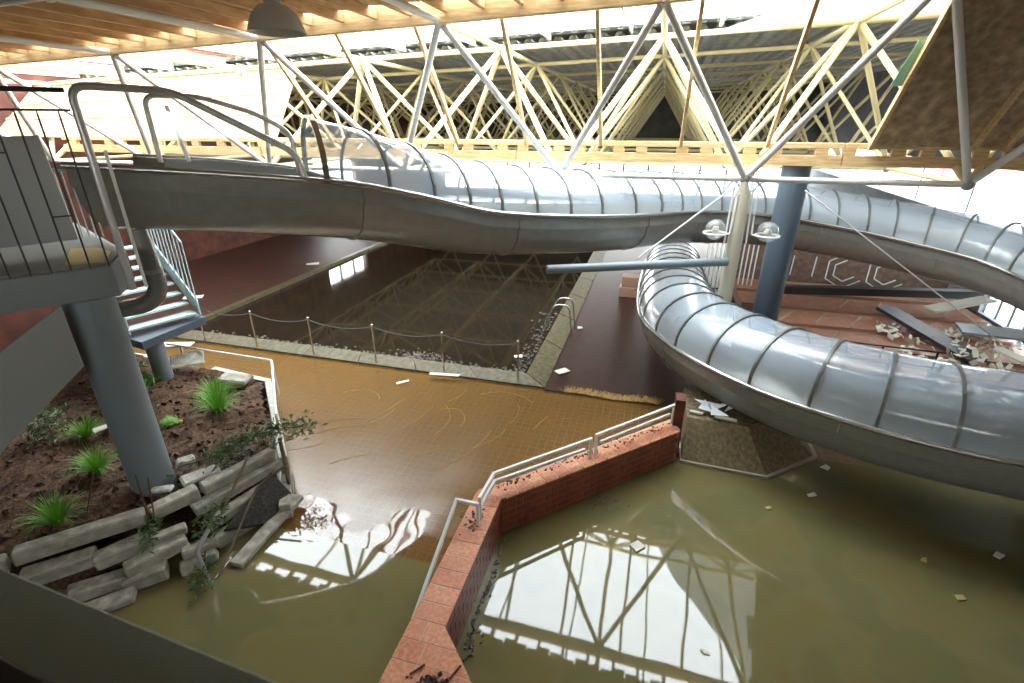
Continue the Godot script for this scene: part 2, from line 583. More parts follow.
# ---------------------------------------------------------------- shell: floors, basins, water, walls
func build_shell() -> void:
	var f := structure("floor")
	var mb := MB.new()
	prism(mb, [V(-19, 4.55), V(-1.95, 4.55), V(-1.95, 5.4), V(0.75, 8.05), V(0.95, 7.8), V(3.2, 8.5), V(10, 8.9), V(10, 9.66), V(-12.6, 9.78), V(-19, 9.78)], -1.4, -0.05)
	part("deck", mb, M.deck_tile, f)
	mb = MB.new()
	prism(mb, [V(-1.95, 9.66), V(10, 9.66), V(10, 40), V(-1.95, 40)], -1.4, 0.03)
	part("wet_deck", mb, M.wet_tile, f)
	mb = MB.new()
	prism(mb, [V(-19, 9.78), V(-13.0, 9.78), V(-13.0, 40), V(-19, 40)], -1.4, 0.03)
	part("side_deck", mb, M.side_tile, f)
	mb = MB.new()
	prism(mb, [V(-13.0, 35.4), V(-1.95, 35.4), V(-1.95, 40), V(-13.0, 40)], -1.4, 0.03)
	part("end_deck", mb, M.wet_tile, f)
	mb = MB.new()
	prism(mb, [V(-19, -9), V(10, -9), V(10, 9), V(-19, 9)], -1.7, -1.4)
	part("basin_bottom", mb, M.basin, f)
	mb = MB.new()
	prism(mb, [V(-13, 9.7), V(-1.9, 9.7), V(-1.9, 35.5), V(-13, 35.5)], -1.8, -1.5)
	part("lap_pool_bottom", mb, M.basin, f)
	# water surfaces
	mb = MB.new()
	prism(mb, [V(-19, -9), V(10, -9), V(10, 8.9), V(3.2, 8.5), V(0.95, 7.8), V(0.75, 8.05), V(-1.95, 5.4), V(-1.95, 4.55), V(-19, 4.55)], 0, 0, false)
	tag(part("basin_water", mb, M.deep_water), "murky olive green water filling the deep basin in front", "water", "", "stuff")
	mb = MB.new()
	prism(mb, [V(-19, 4.55), V(-1.95, 4.55), V(-1.95, 5.4), V(0.75, 8.05), V(0.95, 7.8), V(3.2, 8.5), V(10, 8.9), V(10, 9.66), V(-12.6, 9.78), V(-19, 9.78)], 0, 0.0, false)
	tag(part("deck_water", mb, M.shallow_water), "thin brown muddy water standing on the tiled deck", "water", "", "stuff")
	mb = MB.new()
	prism(mb, [V(-12.95, 9.9), V(-2.2, 9.9), V(-2.2, 35.4), V(-12.95, 35.4)], 0, 0.02, false)
	tag(part("lap_pool_water", mb, M.lap_water), "dark still water in the rectangular lap pool", "water", "", "stuff")
	# walls
	mb = MB.new()
	prism(mb, [V(-19.4, -9), V(-19, -9), V(-19, 26), V(-19.4, 26)], -1.7, 8.4)
	prism(mb, [V(-19.4, 26), V(-19, 26), V(-19, 30.5), V(-19.4, 30.5)], -1.7, 1.8)
	prism(mb, [V(-19.4, 26), V(-19, 26), V(-19, 30.5), V(-19.4, 30.5)], 4.0, 8.4)
	prism(mb, [V(-19.4, 30.5), V(-19, 30.5), V(-19, 40.4), V(-19.4, 40.4)], -1.7, 8.4)
	part("wall_left", mb, M.wall_red).set_meta("kind", "structure")
	mb = MB.new()
	prism(mb, [V(-19.4, -9.4), V(10.4, -9.4), V(10.4, -9), V(-19.4, -9)], -1.7, 5.0)
	prism(mb, [V(-19.4, -9.4), V(10.4, -9.4), V(10.4, -9), V(-19.4, -9)], 5.9, 8.4)
	prism(mb, [V(-19.4, -9.4), V(-8, -9.4), V(-8, -9), V(-19.4, -9)], 5.0, 5.9)
	prism(mb, [V(8, -9.4), V(10.4, -9.4), V(10.4, -9), V(8, -9)], 5.0, 5.9)
	part("wall_front", mb, M.wall_grey).set_meta("kind", "structure")
	mb = MB.new()
	prism(mb, [V(-13.9, -4), V(-13.6, -4), V(-13.6, 7.9), V(-13.9, 7.9)], -1.6, 3.3)
	part("wall_side", mb, M.wall_red).set_meta("kind", "structure")
	glazing("added_window_6", V(-8, -9.2), V(8, -9.2), 5.0, 5.9, 2.5, [])  # added window behind the viewer, unseen, to fill the near-facing surfaces with light
	# far wall: solid at the ends, glazed in the middle
	mb = MB.new()
	prism(mb, [V(-19, 40), V(10.4, 40), V(10.4, 40.4), V(-19, 40.4)], -0.1, 0.6)
	prism(mb, [V(-19, 40), V(10.4, 40), V(10.4, 40.4), V(-19, 40.4)], 3.2, 8.4)
	prism(mb, [V(-19, 40), V(-17, 40), V(-17, 40.4), V(-19, 40.4)], 0.6, 3.2)
	part("wall_back", mb, M.wall_grey).set_meta("kind", "structure")
	glazing("window_1", V(-17, 40.2), V(10, 40.2), 0.6, 3.2, 1.8, [2.3])
	glazing("window_4", V(-19.2, 26), V(-19.2, 30.5), 1.8, 4.0, 1.5, [2.8])
	# right wall
	mb = MB.new()
	prism(mb, [V(10, -9), V(10.4, -9), V(10.4, 4), V(10, 4)], -1.7, 8.4)
	prism(mb, [V(10, 4), V(10.4, 4), V(10.4, 13), V(10, 13)], -1.7, 2.6)
	prism(mb, [V(10, 13), V(10.4, 13), V(10.4, 18), V(10, 18)], -1.7, 0.1)
	prism(mb, [V(10, 13), V(10.4, 13), V(10.4, 18), V(10, 18)], 0.95, 2.6)
	prism(mb, [V(10, 18), V(10.4, 18), V(10.4, 40), V(10, 40)], -1.7, 2.6)
	prism(mb, [V(10, 4), V(10.4, 4), V(10.4, 17), V(10, 17)], 2.6, 8.4)
	prism(mb, [V(10, 17), V(10.4, 17), V(10.4, 40), V(10, 40)], 4.2, 8.4)
	part("wall_right", mb, M.wall_pale).set_meta("kind", "structure")
	glazing("window_2", V(10.2, 17), V(10.2, 40), 2.6, 4.2, 4.0, [])
	glazing("window_5", V(10.2, 13), V(10.2, 18), 0.1, 0.95, 0.6, [])


func glazing(called: String, a: Vector2, b: Vector2, y0: float, y1: float, step: float, bars: Array) -> void:
	var g := structure(called, W(a.x, y0, a.y))
	var l := a.distance_to(b)
	var n := int(round(l / step))
	var bar := MB.new()
	for k in n + 1:
		var q := a.lerp(b, float(k) / n)
		bar = MB.new()
		bar.beam(W(q.x, y0, q.y), W(q.x, y1, q.y), 0.08, 0.14, 0.0)
		part("mullion", bar, M.stair_paint if called in ["window_2", "window_5"] else M.grey_steel, g)
	for y in bars:
		bar = MB.new()
		bar.beam(W(a.x, y, a.y), W(b.x, y, b.y), 0.12, 0.07, 0.0)
		part("transom", bar, M.stair_paint if called in ["window_2", "window_5"] else M.grey_steel, g)
	var lv := [y0] + bars + [y1]
	for k in n:
		var q0 := a.lerp(b, float(k) / n)
		var q1 := a.lerp(b, float(k + 1) / n)
		for j in lv.size() - 1:
			var mb := MB.new()
			var nn := (W(q1.x, 0, q1.y) - W(q0.x, 0, q0.y)).cross(Vector3.UP)
			mb.quad(W(q0.x, lv[j], q0.y), W(q1.x, lv[j], q1.y), W(q1.x, lv[j + 1], q1.y), W(q0.x, lv[j + 1], q0.y), nn)
			part("pane", mb, M.glass, g)


# ---------------------------------------------------------------- roof
func build_roof() -> void:
	# plank soffit over the viewer, up to the edge of the skylight
	var c := structure("ceiling", W(0, 7.4, 8))
	var s := -19.0
	var k := 0
	while s < 10.0:
		var mb := MB.new()
		var y := roof_y(s + 0.16) + 0.26
		mb.beam(W(s + 0.16, y, -9), W(s + 0.16, y, 8.86 - 0.05 * (k % 3)), 0.295, 0.05, 0.012)
		part("plank", mb, M.plank_a if k % 2 else M.plank_b, c)
		if k % 2 == 0:
			mb = MB.new()
			mb.beam(W(s, y - 0.10, -9), W(s, y - 0.10, 9.02), 0.07, 0.15, 0.008)
			part("joist", mb, M.plank_b, c)
		s += 0.32
		k += 1
	var cover := MB.new()
	cover.quad(W(-19.4, roof_y(-19.4) + 0.34, -9.4), W(10.4, roof_y(10.4) + 0.34, -9.4), W(10.4, roof_y(10.4) + 0.34, 8.75), W(-19.4, roof_y(-19.4) + 0.34, 8.75), Vector3.UP)
	cover.quad(W(-19.4, roof_y(-19.4) + 0.5, -9.4), W(10.4, roof_y(10.4) + 0.5, -9.4), W(10.4, roof_y(10.4) + 0.5, 8.75), W(-19.4, roof_y(-19.4) + 0.5, 8.75), Vector3.UP)
	part("roofing", cover, M.roof_sheet, c)
	# curb beam along the near edge of the skylight
	var cb := MB.new()
	cb.beam(W(-19, roof_y(-19) + 0.12, 9.1), W(10, roof_y(10) + 0.12, 9.1), 0.14, 0.34, 0.01)
	tag(part("curb_beam", cb, M.timber), "long timber curb beam along the near edge of the skylight", "beam")

	# skylight glazing
	var w := structure("window_3", W(-4, 7.7, 12))
	var p0 := 8.7
	var p1 := 14.3
	for i in 15:
		var s0 := -19.0 + i * 2.0
		var s1 := minf(s0 + 2.0, 10.0)
		for j in 3:
			var q0 := p0 + (p1 - p0) * j / 3.0
			var q1 := p0 + (p1 - p0) * (j + 1) / 3.0
			var mb := MB.new()
			mb.quad(W(s0, roof_y(s0) + 0.42, q0), W(s1, roof_y(s1) + 0.42, q0), W(s1, roof_y(s1) + 0.42, q1), W(s0, roof_y(s0) + 0.42, q1), Vector3.UP)
			part("pane", mb, M.glass, w)
		var gb := MB.new()
		gb.beam(W(s0, roof_y(s0) + 0.36, p0), W(s0, roof_y(s0) + 0.36, p1), 0.05, 0.1, 0.0)
		part("glazing_bar", gb, M.white_steel, w)
	# corrugated deck behind the skylight
	var mb := MB.new()
	var prof := []
	var x := -19.4
	while x < 10.4:
		var y := roof_y(x) + 0.3
		prof.append(Vector2(x, y)); prof.append(Vector2(x + 0.14, y))
		prof.append(Vector2(x + 0.2, y + 0.09)); prof.append(Vector2(x + 0.32, y + 0.09))
		x += 0.38
	for i in prof.size() - 1:
		var a: Vector2 = prof[i]
		var b: Vector2 = prof[i + 1]
		mb.quad(W(a.x, a.y, 14.3), W(b.x, b.y, 14.3), W(b.x, b.y, 40.4), W(a.x, a.y, 40.4), Vector3.DOWN)
	mb.quad(W(-19.4, roof_y(-19.4) + 0.5, 14.3), W(10.4, roof_y(10.4) + 0.5, 14.3), W(10.4, roof_y(10.4) + 0.5, 40.4), W(-19.4, roof_y(-19.4) + 0.5, 40.4), Vector3.UP)
	part("trim_1", mb, M.roof_sheet).set_meta("kind", "structure")

	# space frame
	var fr := thing("space_frame", "white tubular steel space frame carrying the roof and skylight", "roof frame", W(1.6, 4.5, 10.9))
	var us := func(i: int, r: int) -> Vector3: return W(-0.2 + 3.6 * i, roof_y(-0.2 + 3.6 * i), 9.1 + 3.6 * r)
	var ls := func(i: int, r: int) -> Vector3: return W(1.6 + 3.6 * i, 4.5, 10.9 + 3.6 * r)
	var rods := []
	for r in range(-2, 9):
		for i in range(-5, 3):
			var u: Vector3 = us.call(i, r)
			if i < 2:
				rods.append([u, us.call(i + 1, r), 0.055])
			if r < 8:
				rods.append([u, us.call(i, r + 1), 0.055])
			if r >= 0:
				for e in [[i, r], [i - 1, r], [i, r - 1], [i - 1, r - 1]]:
					if e[1] >= 0 and e[0] >= -5 and e[0] <= 1:
						rods.append([u, ls.call(e[0], e[1]), 0.06 if r < 2 else 0.05])
	for r in range(0, 8):
		for i in range(-5, 2):
			if i < 1:
				rods.append([ls.call(i, r), ls.call(i + 1, r), 0.055])
			if r < 7:
				rods.append([ls.call(i, r), ls.call(i, r + 1), 0.05])
	var eye := Vector3(0, 5.5, 0)
	var view := Vector3(0, -0.1, -1).normalized()
	var cost := func(q: Array) -> float:
		var mid: Vector3 = (q[0] + q[1]) * 0.5 - eye
		return mid.length() * (1.0 if mid.normalized().dot(view) > 0.55 else 4.0)
	rods.sort_custom(func(a, b): return cost.call(a) < cost.call(b))
	var far := MB.new()
	for n in rods.size():
		var q: Array = rods[n]
		if n < 280:
			rod("strut", q[0], q[1], q[2], M.white_steel if maxf(pz(q[0]), pz(q[1])) < 11.0 else M.lit_steel, fr)
		else:
			far.tube([q[0], q[1]], q[2], 6, false)
	part("far_struts", far, M.lit_steel, fr).set_meta("kind", "stuff")
	for r in range(-1, 4):
		for i in range(-4, 3):
			if r < 4:
				put("joint", ball_mesh, M.white_steel, Transform3D(Basis.IDENTITY.scaled(Vector3.ONE * 0.085), us.call(i, r)), fr)
			if r >= 0 and i < 2:
				put("joint", ball_mesh, M.grey_steel, Transform3D(Basis.IDENTITY.scaled(Vector3.ONE * 0.10), ls.call(i, r)), fr)

	# timber catwalk plates on the lower chord, with blocks between and rafters rising to the curb
	var t := thing("timber_framing", "raw timber plates with spacer blocks and rafters below the skylight", "timber frame", W(-2, 4.7, 11.05))
	for e in [[5.1, 0.10, 0.10], [4.84, 0.19, 0.09]]:
		for seg in [[-16.0, -9.5], [-9.48, -3.0], [-2.98, 3.2], [3.22, 9.6]]:
			mb = MB.new()
			mb.beam(W(seg[0], e[0], 11.08), W(seg[1], e[0], 11.08), e[2], e[1], 0.008)
			part("plate", mb, M.timber, t)
	k = 0
	var bs := -15.6
	while bs < 9.4:
		put("block", box_mesh(Vector3(0.22, 0.12, 0.09), 0.006), M.timber, Transform3D(Basis(Vector3.UP, -0.2723), W(bs, 4.99, 11.08)), t)
		bs += 0.78 if k % 2 else 0.45
		k += 1
	for j in range(-1, 6):
		var rs := -5.85 + 1.55 * j + 0.0
		mb = MB.new()
		mb.beam(W(rs, 5.08, 11.02), W(rs, roof_y(rs) + 0.1, 9.14), 0.065, 0.11, 0.006)
		part("rafter", mb, M.timber, t)
	# dark boarding on the slope at the right, rafters on its underside
	var o := thing("boarded_slope", "dark strand board sheathing sloping up overhead beside the steel strut", "boarding", W(6.5, 5.1, 10.9))
	var b0 := [W(3.58, 5.1, 11.02), W(9.9, 5.1, 11.02)]
	var b1 := [W(3.55, roof_y(3.55) + 0.15, 9.0), W(9.9, roof_y(9.9) + 0.15, 9.0)]
	var up: Vector3 = (b0[1] - b0[0]).cross(b1[0] - b0[0]).normalized()
	if up.y < 0:
		up = -up
	for j in 3:
		var ta := j / 3.0 + (0.001 if j else 0.0)
		var tb := (j + 1) / 3.0 - 0.001
		mb = MB.new()
		var c4 := [b0[0].lerp(b0[1], ta), b0[0].lerp(b0[1], tb), b1[0].lerp(b1[1], tb), b1[0].lerp(b1[1], ta)]
		slab(mb, c4, up, 0.018)
		part("board", mb, M.osb, o)
	for tt in [0.0, 0.245, 0.315, 0.6, 0.8, 1.0]:
		mb = MB.new()
		mb.beam(b0[0].lerp(b0[1], tt) - up * 0.05, b1[0].lerp(b1[1], tt) - up * 0.05, 0.06, 0.1, 0.005, up)
		part("rafter", mb, M.timber, o)
	# pale boarding on the far slope at the left, open to the sky
	var ol := thing("boarded_gutter", "pale yellow strand board slope lit by the skylight behind the slide", "boarding", W(-13, 5.1, 11.2))
	var l0 := [W(-18.9, 5.1, 11.2), W(-9.1, 5.1, 11.2)]
	var l1 := [W(-18.9, roof_y(-18.9) - 0.05, 12.75), W(-9.3, roof_y(-9.3) - 0.05, 12.75)]
	var upl: Vector3 = (l0[1] - l0[0]).cross(l1[0] - l0[0]).normalized()
	if upl.y < 0:
		upl = -upl
	for j in 8:
		var ta := j / 8.0 + (0.001 if j else 0.0)
		var tb := (j + 1) / 8.0 - 0.001
		mb = MB.new()
		slab(mb, [l0[0].lerp(l0[1], ta), l0[0].lerp(l0[1], tb), l1[0].lerp(l1[1], tb), l1[0].lerp(l1[1], ta)], upl, 0.02)
		part("board", mb, M.osb, ol)
	for tt in [0.33, 0.62]:
		mb = MB.new()
		mb.beam(l0[0].lerp(l1[0], tt) + upl * 0.03, l0[1].lerp(l1[1], tt) + upl * 0.03, 0.07, 0.04, 0.004, upl)
		part("batten", mb, M.timber, ol)
	# white sheet stretched below part of the glazing
	mb = MB.new()
	var tp := [V(0.9, 14.25), V(1.95, 12.0), V(3.3, 10.1), V(3.6, 9.25), V(9.9, 9.25), V(9.9, 14.25)]
	for e in [0.22]:
		var pv := PackedVector2Array(tp)
		var tt := Geometry2D.triangulate_polygon(pv)
		for i in range(0, tt.size(), 3):
			var q3 := []
			for k3 in 3:
				var q: Vector2 = pv[tt[i + k3]]
				q3.append(W(q.x, roof_y(q.x) + e, q.y))
			mb.tri(q3[0], q3[1], q3[2], Vector3.DOWN if e < 0.225 else Vector3.UP)
	tag(part("tarpaulin", mb, M.tarpaulin), "white tarpaulin stretched under the skylight beside the dark boarding", "tarpaulin")
	# high bay lamp below the planks
	var lp := W(-4.45, 6.46, 5.8)
	var l := thing("high_bay_lamp", "grey bell shaped high bay lamp hanging under the planks", "lamp", lp)
	mb = MB.new()
	mb.lathe([Vector2(0.0, 0.36), Vector2(0.09, 0.36), Vector2(0.10, 0.27), Vector2(0.17, 0.25), Vector2(0.25, 0.17), Vector2(0.30, 0.06), Vector2(0.32, 0.0), Vector2(0.33, -0.01), Vector2(0.32, -0.015)], 28, Transform3D(Basis.IDENTITY, lp))
	part("shade", mb, M.lamp_shade, l)
	mb = MB.new()
	mb.lathe([Vector2(0.315, -0.012), Vector2(0.29, 0.06), Vector2(0.24, 0.16), Vector2(0.0, 0.22)], 28, Transform3D(Basis.IDENTITY, lp))
	part("reflector", mb, M.lamp_inside, l)
	mb = MB.new()
	mb.lathe([Vector2(0.0, 0.04), Vector2(0.05, 0.05), Vector2(0.06, 0.1), Vector2(0.04, 0.2)], 12, Transform3D(Basis.IDENTITY, lp))
	part("bulb", mb, M.lamp_glass, l)
	mb = MB.new()
	mb.tube([lp + Vector3(0, 0.36, 0), lp + Vector3(0, 0.85, 0)], 0.02, 8)
	part("stem", mb, M.grey_steel, l)
	# green sheet hanging by the boarding
	mb = MB.new()
	slab(mb, [W(3.38, 6.02, 10.2), W(3.54, 6.02, 10.2), W(3.54, 6.6, 9.75), W(3.44, 6.6, 9.75)], Vector3(0, 0.5, 1), 0.01)
	tag(part("green_sheet", mb, M.green_sheet), "scrap of green sheeting caught at the edge of the boarding", "sheet")


# a flat panel of four corners, thickened along a normal
func slab(mb: MB, c: Array, nn: Vector3, th: float) -> void:
	var n := nn.normalized() * th
	var m: Vector3 = (c[0] + c[1] + c[2] + c[3]) * 0.25
	mb.quad(c[0], c[1], c[2], c[3], -n)
	mb.quad(c[0] + n, c[1] + n, c[2] + n, c[3] + n, n)
	for i in 4:
		var a: Vector3 = c[i]
		var b: Vector3 = c[(i + 1) % 4]
		mb.quad(a, b, b + n, a + n, (a + b) * 0.5 - m)


# ---------------------------------------------------------------- water slide
func build_slide() -> void:
	var ctl := [[-7.35, 5.5, 4.99], [-6.95, 5.7, 4.96], [-6.0, 6.15, 4.88], [-5.05, 6.78, 4.74], [-4.4, 7.62, 4.49], [-3.55, 8.93, 4.07], [-2.35, 10.23, 3.83], [-0.94, 11.64, 3.68], [0.7, 13.7, 3.5], [3.1, 15.35, 3.2], [6.0, 15.6, 2.78], [8.1, 14.5, 2.5], [8.9, 12.6, 2.25], [8.75, 10.4, 2.0], [7.8, 8.7, 1.8], [6.3, 7.55, 1.55], [4.95, 7.64, 1.50], [4.0, 7.84, 1.50], [3.25, 8.14, 1.5], [2.6, 8.54, 1.48], [2.05, 9.06, 1.47], [1.5, 9.72, 1.46], [1.2, 10.25, 1.45], [0.92, 10.95, 1.43], [0.78, 11.75, 1.40], [0.72, 13.2, 1.32], [0.72, 14.8, 1.22], [0.75, 16.5, 1.1], [0.8, 18.0, 1.0]]
	var pts := []
	for q in ctl:
		pts.append(W(q[0], q[2], q[1]))
	pts = curve(pts, 0.1)
	# even spacing
	var even := [pts[0]]
	var acc := 0.0
	for i in range(1, pts.size()):
		acc += pts[i].distance_to(pts[i - 1])
		if acc >= 0.15:
			even.append(pts[i])
			acc = 0.0
	pts = even
	var side := []
	for i in pts.size():
		var t: Vector3 = pts[mini(i + 1, pts.size() - 1)] - pts[maxi(i - 1, 0)]
		t.y = 0
		side.append(t.normalized().cross(Vector3.UP))
	var sl := thing("water_slide", "long grey water slide with arched translucent cover looping over the basin", "water slide", W(0.7, 0, 15))
	var prof := [V(0.92, 0.02), V(0.92, -0.02), V(0.86, -0.03), V(0.88, -0.20), V(0.83, -0.25), V(0.80, -0.42), V(0.67, -0.62), V(0.46, -0.77), V(0.22, -0.85), V(0, -0.87)]
	for i in range(8, -1, -1):
		prof.append(V(-prof[i].x, prof[i].y))
	for q in [V(-0.82, 0.02), V(-0.80, -0.25), V(-0.74, -0.42), V(-0.60, -0.60), V(-0.4, -0.73), V(0, -0.82), V(0.4, -0.73), V(0.60, -0.60), V(0.74, -0.42), V(0.80, -0.25), V(0.82, 0.02)]:
		prof.append(q)
	var per := 16
	var i0 := 0
	while i0 < pts.size() - 1:
		var i1 := mini(i0 + per, pts.size() - 1)
		var mb := MB.new()
		sweep(mb, pts, side, i0, i1, prof, true)
		part("trough_section", mb, M.trough, sl)
		if i1 < pts.size() - 1:
			mb = MB.new()
			var fl := []
			for q in prof.slice(2, 17):
				fl.append(q * 1.035)
			for q in prof.slice(2, 17):
				fl.append(prof[2 + 16 - prof.find(q)] if false else q)
			ring(mb, pts[i1], side[i1], prof.slice(2, 17), 0.03, 0.02)
			part("seam_flange", mb, M.trough, sl)
		i0 = i1
	for sg in [-1.0, 1.0]:
		var rail := []
		for i in pts.size():
			rail.append(pts[i] + side[i] * 0.9 * sg + Vector3(0, 0.03, 0))
		var mb := MB.new()
		mb.tube(rail, 0.042, 8)
		part("rim_rail", mb, M.rim, sl)
	# arched cover in panels between ribs, from a little way down the slide
	var dome := []
	for k in 15:
		var a := PI * k / 14.0
		dome.append(V(0.86 * cos(a), 0.04 + 0.80 * pow(sin(a), 0.9)))
	var start := 14
	var d := start
	var first := true
	while d < pts.size() - 1:
		var e := mini(d + 4, pts.size() - 1)
		var mb := MB.new()
		sweep(mb, pts, side, d, e, dome, false)
		var cp := part("cover_panel", mb, M.cover, sl)
		mb = MB.new()
		arch(mb, pts[d], side[d], dome, 0.075 if first else 0.045, 0.03)
		part("rib", mb, M.rim if first else M.rib, cp)
		first = false
		d = e
	# support posts of the slide
	for q in [[3.3, 15.4, 2.3], [6.6, 8.0, 0.85]]:
		var mb := MB.new()
		mb.tube([W(q[0], -0.1, q[1]), W(q[0], q[2], q[1])], 0.11, 14)
		part("support_post", mb, M.column_paint, sl)


func sweep(mb: MB, pts: Array, side: Array, i0: int, i1: int, prof: Array, closed: bool) -> void:
	var m := prof.size()
	var nrm := []
	for k in m:
		var a: Vector2 = prof[(k - 1 + m) % m] if (closed or k > 0) else prof[k]
		var b: Vector2 = prof[(k + 1) % m] if (closed or k < m - 1) else prof[k]
		var e := (b - a).normalized()
		nrm.append(Vector2(-e.y, e.x) if closed else Vector2(e.y, -e.x))
	var rows := []
	for i in range(i0, i1 + 1):
		var row := []
		for k in m:
			var s: Vector3 = side[i]
			row.append(mb.vert(pts[i] + s * prof[k].x + Vector3.UP * prof[k].y, (s * nrm[k].x + Vector3.UP * nrm[k].y).normalized()))
		rows.append(row)
	for i in rows.size() - 1:
		for k in (m if closed else m - 1):
			var k2 := (k + 1) % m
			mb.face(rows[i][k], rows[i][k2], rows[i + 1][k2])
			mb.face(rows[i][k], rows[i + 1][k2], rows[i + 1][k])


# a band that follows a cross profile at one station of the slide
func ring(mb: MB, at: Vector3, s: Vector3, prof: Array, wide: float, thick: float) -> void:
	arch(mb, at, s, prof, wide, thick)


func arch(mb: MB, at: Vector3, s: Vector3, prof: Array, wide: float, thick: float) -> void:
	var t := s.cross(Vector3.UP).normalized()
	var m := prof.size()
	for k in m - 1:
		var a: Vector2 = prof[k]
		var b: Vector2 = prof[k + 1]
		var ao := a * (1.0 + thick / a.length())
		var bo := b * (1.0 + thick / b.length())
		var f := func(q: Vector2, w: float) -> Vector3: return at + s * q.x + Vector3.UP * q.y + t * w
		var h := wide * 0.5
		var mid := (a + b) * 0.5
		var out := s * mid.x + Vector3.UP * mid.y
		mb.quad(f.call(ao, -h), f.call(bo, -h), f.call(bo, h), f.call(ao, h), out)
		mb.quad(f.call(a, -h), f.call(b, -h), f.call(b, h), f.call(a, h), -out)
		mb.quad(f.call(a, h), f.call(b, h), f.call(bo, h), f.call(ao, h), t)
		mb.quad(f.call(a, -h), f.call(b, -h), f.call(bo, -h), f.call(ao, -h), -t)


# ---------------------------------------------------------------- slide tower at the left
func build_tower() -> void:
	var poly := [V(-9.2, 0.9), V(-7.03, 3.72), V(-6.43, 4.52), V(-6.95, 5.15), V(-9.9, 6.6), V(-12.2, 5.6), V(-12.2, 1.6)]
	var t := thing("slide_platform", "grey steel slide platform on a thick round column", "platform", W(-6.79, 0, 4.37))
	var mb := MB.new()
	prism(mb, poly, 3.48, 3.86)
	part("deck_frame", mb, M.tower_paint, t)
	mb = MB.new()
	var inner := [V(-9.1, 1.15), V(-7.1, 3.75), V(-6.5, 4.55), V(-6.98, 5.1), V(-9.9, 6.5), V(-12.1, 5.5), V(-12.1, 1.8)]
	prism(mb, inner, 3.86, 3.885)
	part("deck_plate", mb, M.platform_floor, t)
	mb = MB.new()
	mb.tube([W(-6.79, 0.2, 4.37), W(-6.79, 3.48, 4.37)], 0.275, 24)
	part("column", mb, M.column_paint, t)
	mb = MB.new()
	mb.tube([W(-9.42, 0.2, 6.95), W(-9.42, 1.5, 6.95)], 0.17, 18)
	part("column", mb, M.column_paint, t)
	# fence of thin bars on the front edge
	var f := thing("platform_fence", "dark bar fence along the front edge of the slide platform", "fence", W(-7, 3.88, 3.8))
	var a := V(-8.6, 1.72)
	var b := V(-6.36, 4.58)
	for e in [[5.82, 0.026], [5.62, 0.012]]:
		mb = MB.new()
		mb.tube([W(a.x, e[0], a.y), W(b.x, e[0], b.y)], e[1], 8)
		part("rail", mb, M.dark_steel, f)
	var n := 20
	for k in n:
		var q := a.lerp(b, (k + 0.4) / n)
		rod("bar", W(q.x, 3.86, q.y), W(q.x, 5.62, q.y), 0.010, M.dark_steel, f)
	for e in [[12, 4.35], [15, 5.2], [17, 4.5]]:
		var q := a.lerp(b, (e[0] + 0.4) / n)
		var q2 := a.lerp(b, (e[0] + 1.4) / n)
		rod("cross_bar", W(q.x, e[1], q.y), W(q2.x, e[1], q2.y), 0.009, M.dark_steel, f)
	# grey board behind the bars
	mb = MB.new()
	var d := dirw(0.6, 0.8)
	mb.beam(W(-9.0, 4.63, 3.1), W(-7.48, 4.70, 4.93), 0.04, 1.3, 0.006)
	tag(part("grey_board", mb, M.pipe_grey), "flat grey board standing behind the bars of the platform fence", "board")
	# far fence of white balusters
	f = thing("baluster_fence", "white baluster fence along the far edge of the slide platform", "fence", W(-9.9, 3.88, 6.5))
	a = V(-12.1, 5.4)
	b = V(-8.0, 5.7)
	mb = MB.new()
	mb.tube([W(a.x, 4.85, a.y), W(b.x, 4.85, b.y)], 0.02, 8)
	part("rail", mb, M.stair_paint, f)
	for k in 32:
		var q := a.lerp(b, (k + 0.5) / 32.0)
		rod("baluster", W(q.x, 3.88, q.y), W(q.x, 4.85, q.y), 0.011, M.stair_paint, f)
	# yellow mat at the slide entry
	mb = MB.new()
	prism(mb, [V(-6.9, 4.32), V(-6.58, 4.6), V(-7.0, 4.98), V(-7.41, 5.1), V(-7.7, 4.95)], 3.885, 3.905)
	tag(part("entry_mat", mb, M.yellow_mat), "yellowish mat on the platform floor at the slide entry", "mat")
	# big hoop handrails at the entry
	var hr := thing("entry_handrail", "thick grey pipe handrail arching from platform down to the slide rim", "handrail", W(-6.3, 3.6, 4.6))
	mb = MB.new()
	mb.tube(bent([W(-6.3, 3.55, 4.6), W(-6.3, 5.87, 4.6), W(-5.72, 5.84, 5.33), W(-4.63, 5.12, 6.03), W(-4.58, 4.74, 6.06)], 0.16), 0.042, 12)
	part("hoop", mb, M.pipe_steel, hr)
	mb = MB.new()
	mb.tube([W(-6.22, 3.55, 4.72), W(-6.22, 5.2, 4.72)], 0.02, 10)
	part("second_post", mb, M.white_paint, hr)
	mb = MB.new()
	slab(mb, [W(-5.98, 4.93, 5.22), W(-4.66, 4.78, 6.02), W(-4.66, 5.08, 6.02), W(-5.9, 5.65, 5.27)], dirw(0.5, -0.85), 0.008)
	part("clear_guard", mb, M.glass, hr)
	hr = thing("inner_handrail", "smaller grey pipe handrail on the far rim of the slide entry", "handrail", W(-7.3, 4.9, 6.4))
	mb = MB.new()
	mb.tube(bent([W(-7.15, 4.95, 6.2), W(-7.15, 5.85, 6.2), W(-6.6, 5.84, 6.6), W(-6.0, 5.62, 7.0), W(-5.62, 5.35, 7.25), W(-5.6, 4.8, 7.27)], 0.16), 0.036, 12)
	part("hoop", mb, M.pipe_steel, hr)
	mb = MB.new()
	mb.beam(W(-6.95, 5.72, 6.35), W(-6.85, 4.95, 6.42), 0.05, 0.05, 0.006)
	part("brace", mb, M.pipe_steel, hr)
	# drain elbow under the slide
	var dp := thing("drain_pipe", "bent brown grey drain pipe elbow under the slide start", "pipe", W(-6.7, 3.0, 5.6))
